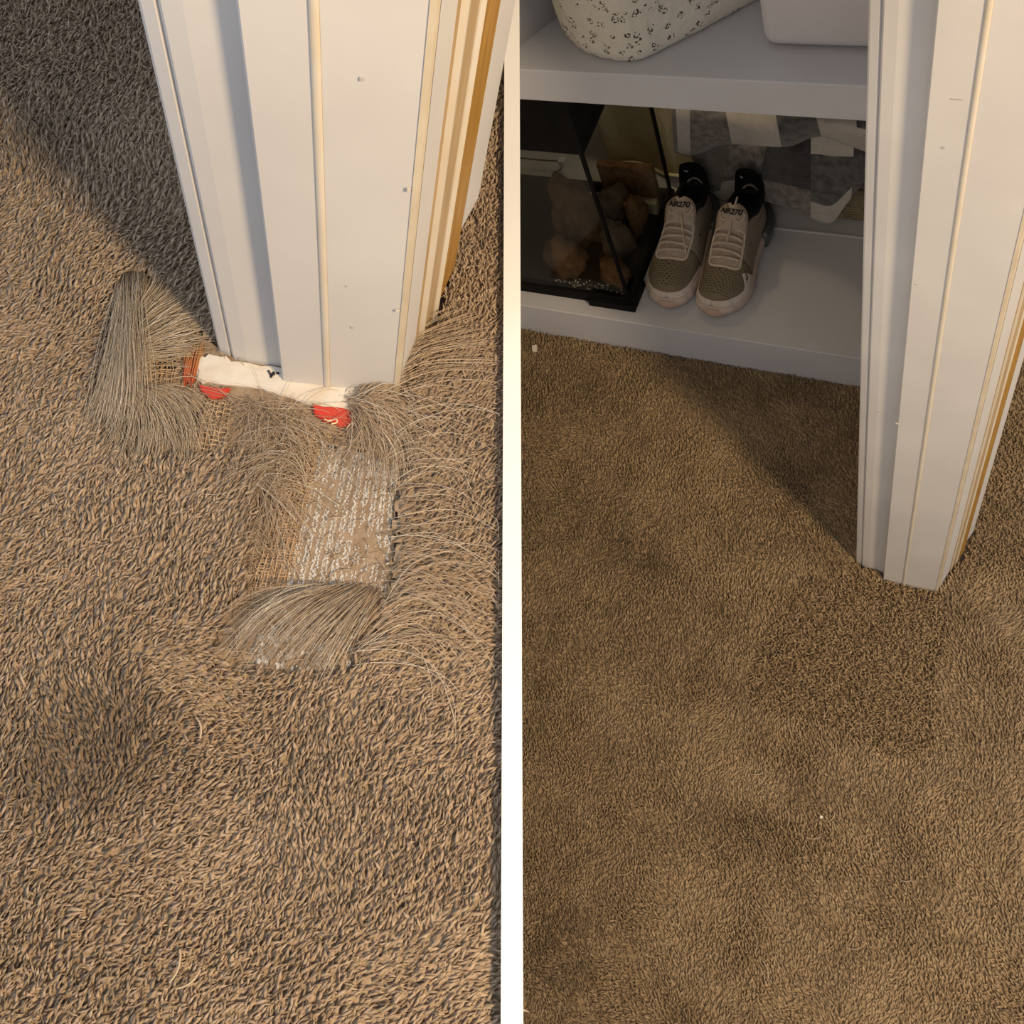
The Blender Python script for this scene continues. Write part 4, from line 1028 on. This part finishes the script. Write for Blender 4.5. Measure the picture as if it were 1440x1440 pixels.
    def tick(pts, parent, name='tick_mark'):
        bm = bmesh.new(); a = [bm.verts.new(p) for p in pts]; bm.faces.new(a)
        bmesh.ops.recalc_face_normals(bm, faces=bm.faces); r = bmesh.ops.extrude_face_region(bm, geom=list(bm.faces))
        bmesh.ops.translate(bm, verts=[v for v in r['geom'] if isinstance(v, bmesh.types.BMVert)], vec=(0, -0.0006, 0.0004)); from_bm(name, bm, 'ink', parent)
    def tpos(f, q, lift=0.0030):
        s = 0.50+0.13*f; b = surf(s, PI/2, 0.003); z = b[2]+0.018*f**1.5
        wv = 0.024
        return np.array([b[0]+wv*q, s*Ls+0.006*q*q-lift*0.6, z-0.010*q*q+lift])
    A = tpos(0.62, 0); B = tpos(0.82, 0); tilt = math.atan2(B[2]-A[2], B[1]-A[1])
    text('AIR270' if mirror else 'AIR270', 0, 0, 0.0125, Vector(A+np.array([0, -0.0030, 0.0036])), tilt)
    c = tpos(0.93, -0.1)
    e1 = (B-A)/np.linalg.norm(B-A); ex = np.array([1, 0, 0])
    sw = lambda c, e1, ex, k: [c+k*(ex*x+e1*y) for x, y in ((-1.0, 0.25), (-0.95, -0.05), (-0.55, -0.35), (-0.1, -0.2), (1.0, 0.35), (-0.1, 0.0), (-0.5, -0.05), (-0.75, 0.05))]
    tick(sw(c, e1, ex, 0.0065), tg)
    if not mirror:
        p = surf(0.262, 0.72, 0.0052); q = surf(0.30, 0.84, 0.0052); u = surf(0.250, 0.86, 0.0052)
        ex = (q-p)/np.linalg.norm(q-p); e1 = (u-p)/np.linalg.norm(u-p)
        tick(sw(p, e1, ex, 0.0095), t)
    return t
sneaker((-0.528, 0.900, 0.0935), math.radians(2), True, 'taupe running sneaker standing against the glass tank')
sneaker((-0.451, 0.897, 0.0935), math.radians(-4), False, 'taupe running sneaker whose dark air heel shows, away from the tank')

# ------------------------------------------------------------------ crumbs and lint on the mended carpet
c = FR.z(752, 490, 0.013)
o = box('white_chip', -0.0045, 0.0045, -0.006, 0.006, 0.0, 0.008, 'chip', M=Matrix.Translation((c[0], c[1], 0.009)) @ Matrix.Rotation(0.4, 4, 'Z'), bevel=0.001); tag(o, 'white chip lying on the carpet below the low shelf', 'chip')
c = FR.z(1155, 1149, 0.012)
o = box('white_chip', -0.002, 0.002, -0.002, 0.002, 0.0, 0.003, 'chip', M=Matrix.Translation((c[0], c[1], 0.0115)), bevel=0.0006); tag(o, 'tiny white speck on the carpet beyond the mended patch', 'chip')
def lint(fr, M, specs, lab):
    for px, py, a, ln in specs:
        c = fr.z(px, py, 0.0125); k = 8; s = np.linspace(-1, 1, k)
        P = np.column_stack([np.cos(a)*s*ln/2-np.sin(a)*0.15*ln*s*s, np.sin(a)*s*ln/2+np.cos(a)*0.15*ln*s*s, 0.002*(1-s*s)])
        o = link('lint_thread', tubes('lint_thread', P[None], np.full((1, k), 0.00062), 4, np.array([0.6])), 'fiber_lint', M=M @ Matrix.Translation(Vector(c)))
        tag(o, lab, 'lint', 'loose threads on the '+lab.split(' the ')[1])
lint(FR, MR, [(1110, 1150, 1.9, .022), (1172, 1150, 1.3, .018), (1145, 1180, .4, .02), (1062, 1090, .3, .016), (1074, 1098, 1.2, .018), (905, 965, .4, .018), (770, 935, .9, .018), (945, 930, 1.6, .018), (880, 1230, .6, .02),
              (1050, 1290, 1.7, .03), (1065, 1325, 1.9, .028), (1080, 1365, 2.1, .024), (1200, 1335, .3, .018), (1155, 840, .2, .012), (960, 640, .6, .012), (1122, 872, 1.3, .012), (1160, 1005, 1.8, .014), (778, 822, 1.2, .016), (812, 870, .6, .014), (842, 872, 1.7, .014), (866, 868, 1.5, .012), (880, 870, 1.6, .014), (815, 995, 2.0, .018), (930, 1030, 1.6, .016), (970, 1030, 1.4, .016), (1015, 1190, 1.2, .014), (890, 1195, 1.8, .016), (1255, 1355, 1.7, .02), (1225, 1200, 1.9, .016), (1275, 1240, .4, .012), (1320, 1280, 1.0, .014), (970, 1150, 1.0, .018), (985, 1175, 1.9, .02), (955, 620, 1.2, .010), (1120, 720, .5, .010)], 'pale lint thread lying on the mended carpet')
lint(FL, ML, [(252, 1360, 1.4, .016), (268, 1382, .7, .014), (283, 1022, 1.9, .012)], 'pale twisted yarn end lying on the frayed carpet')
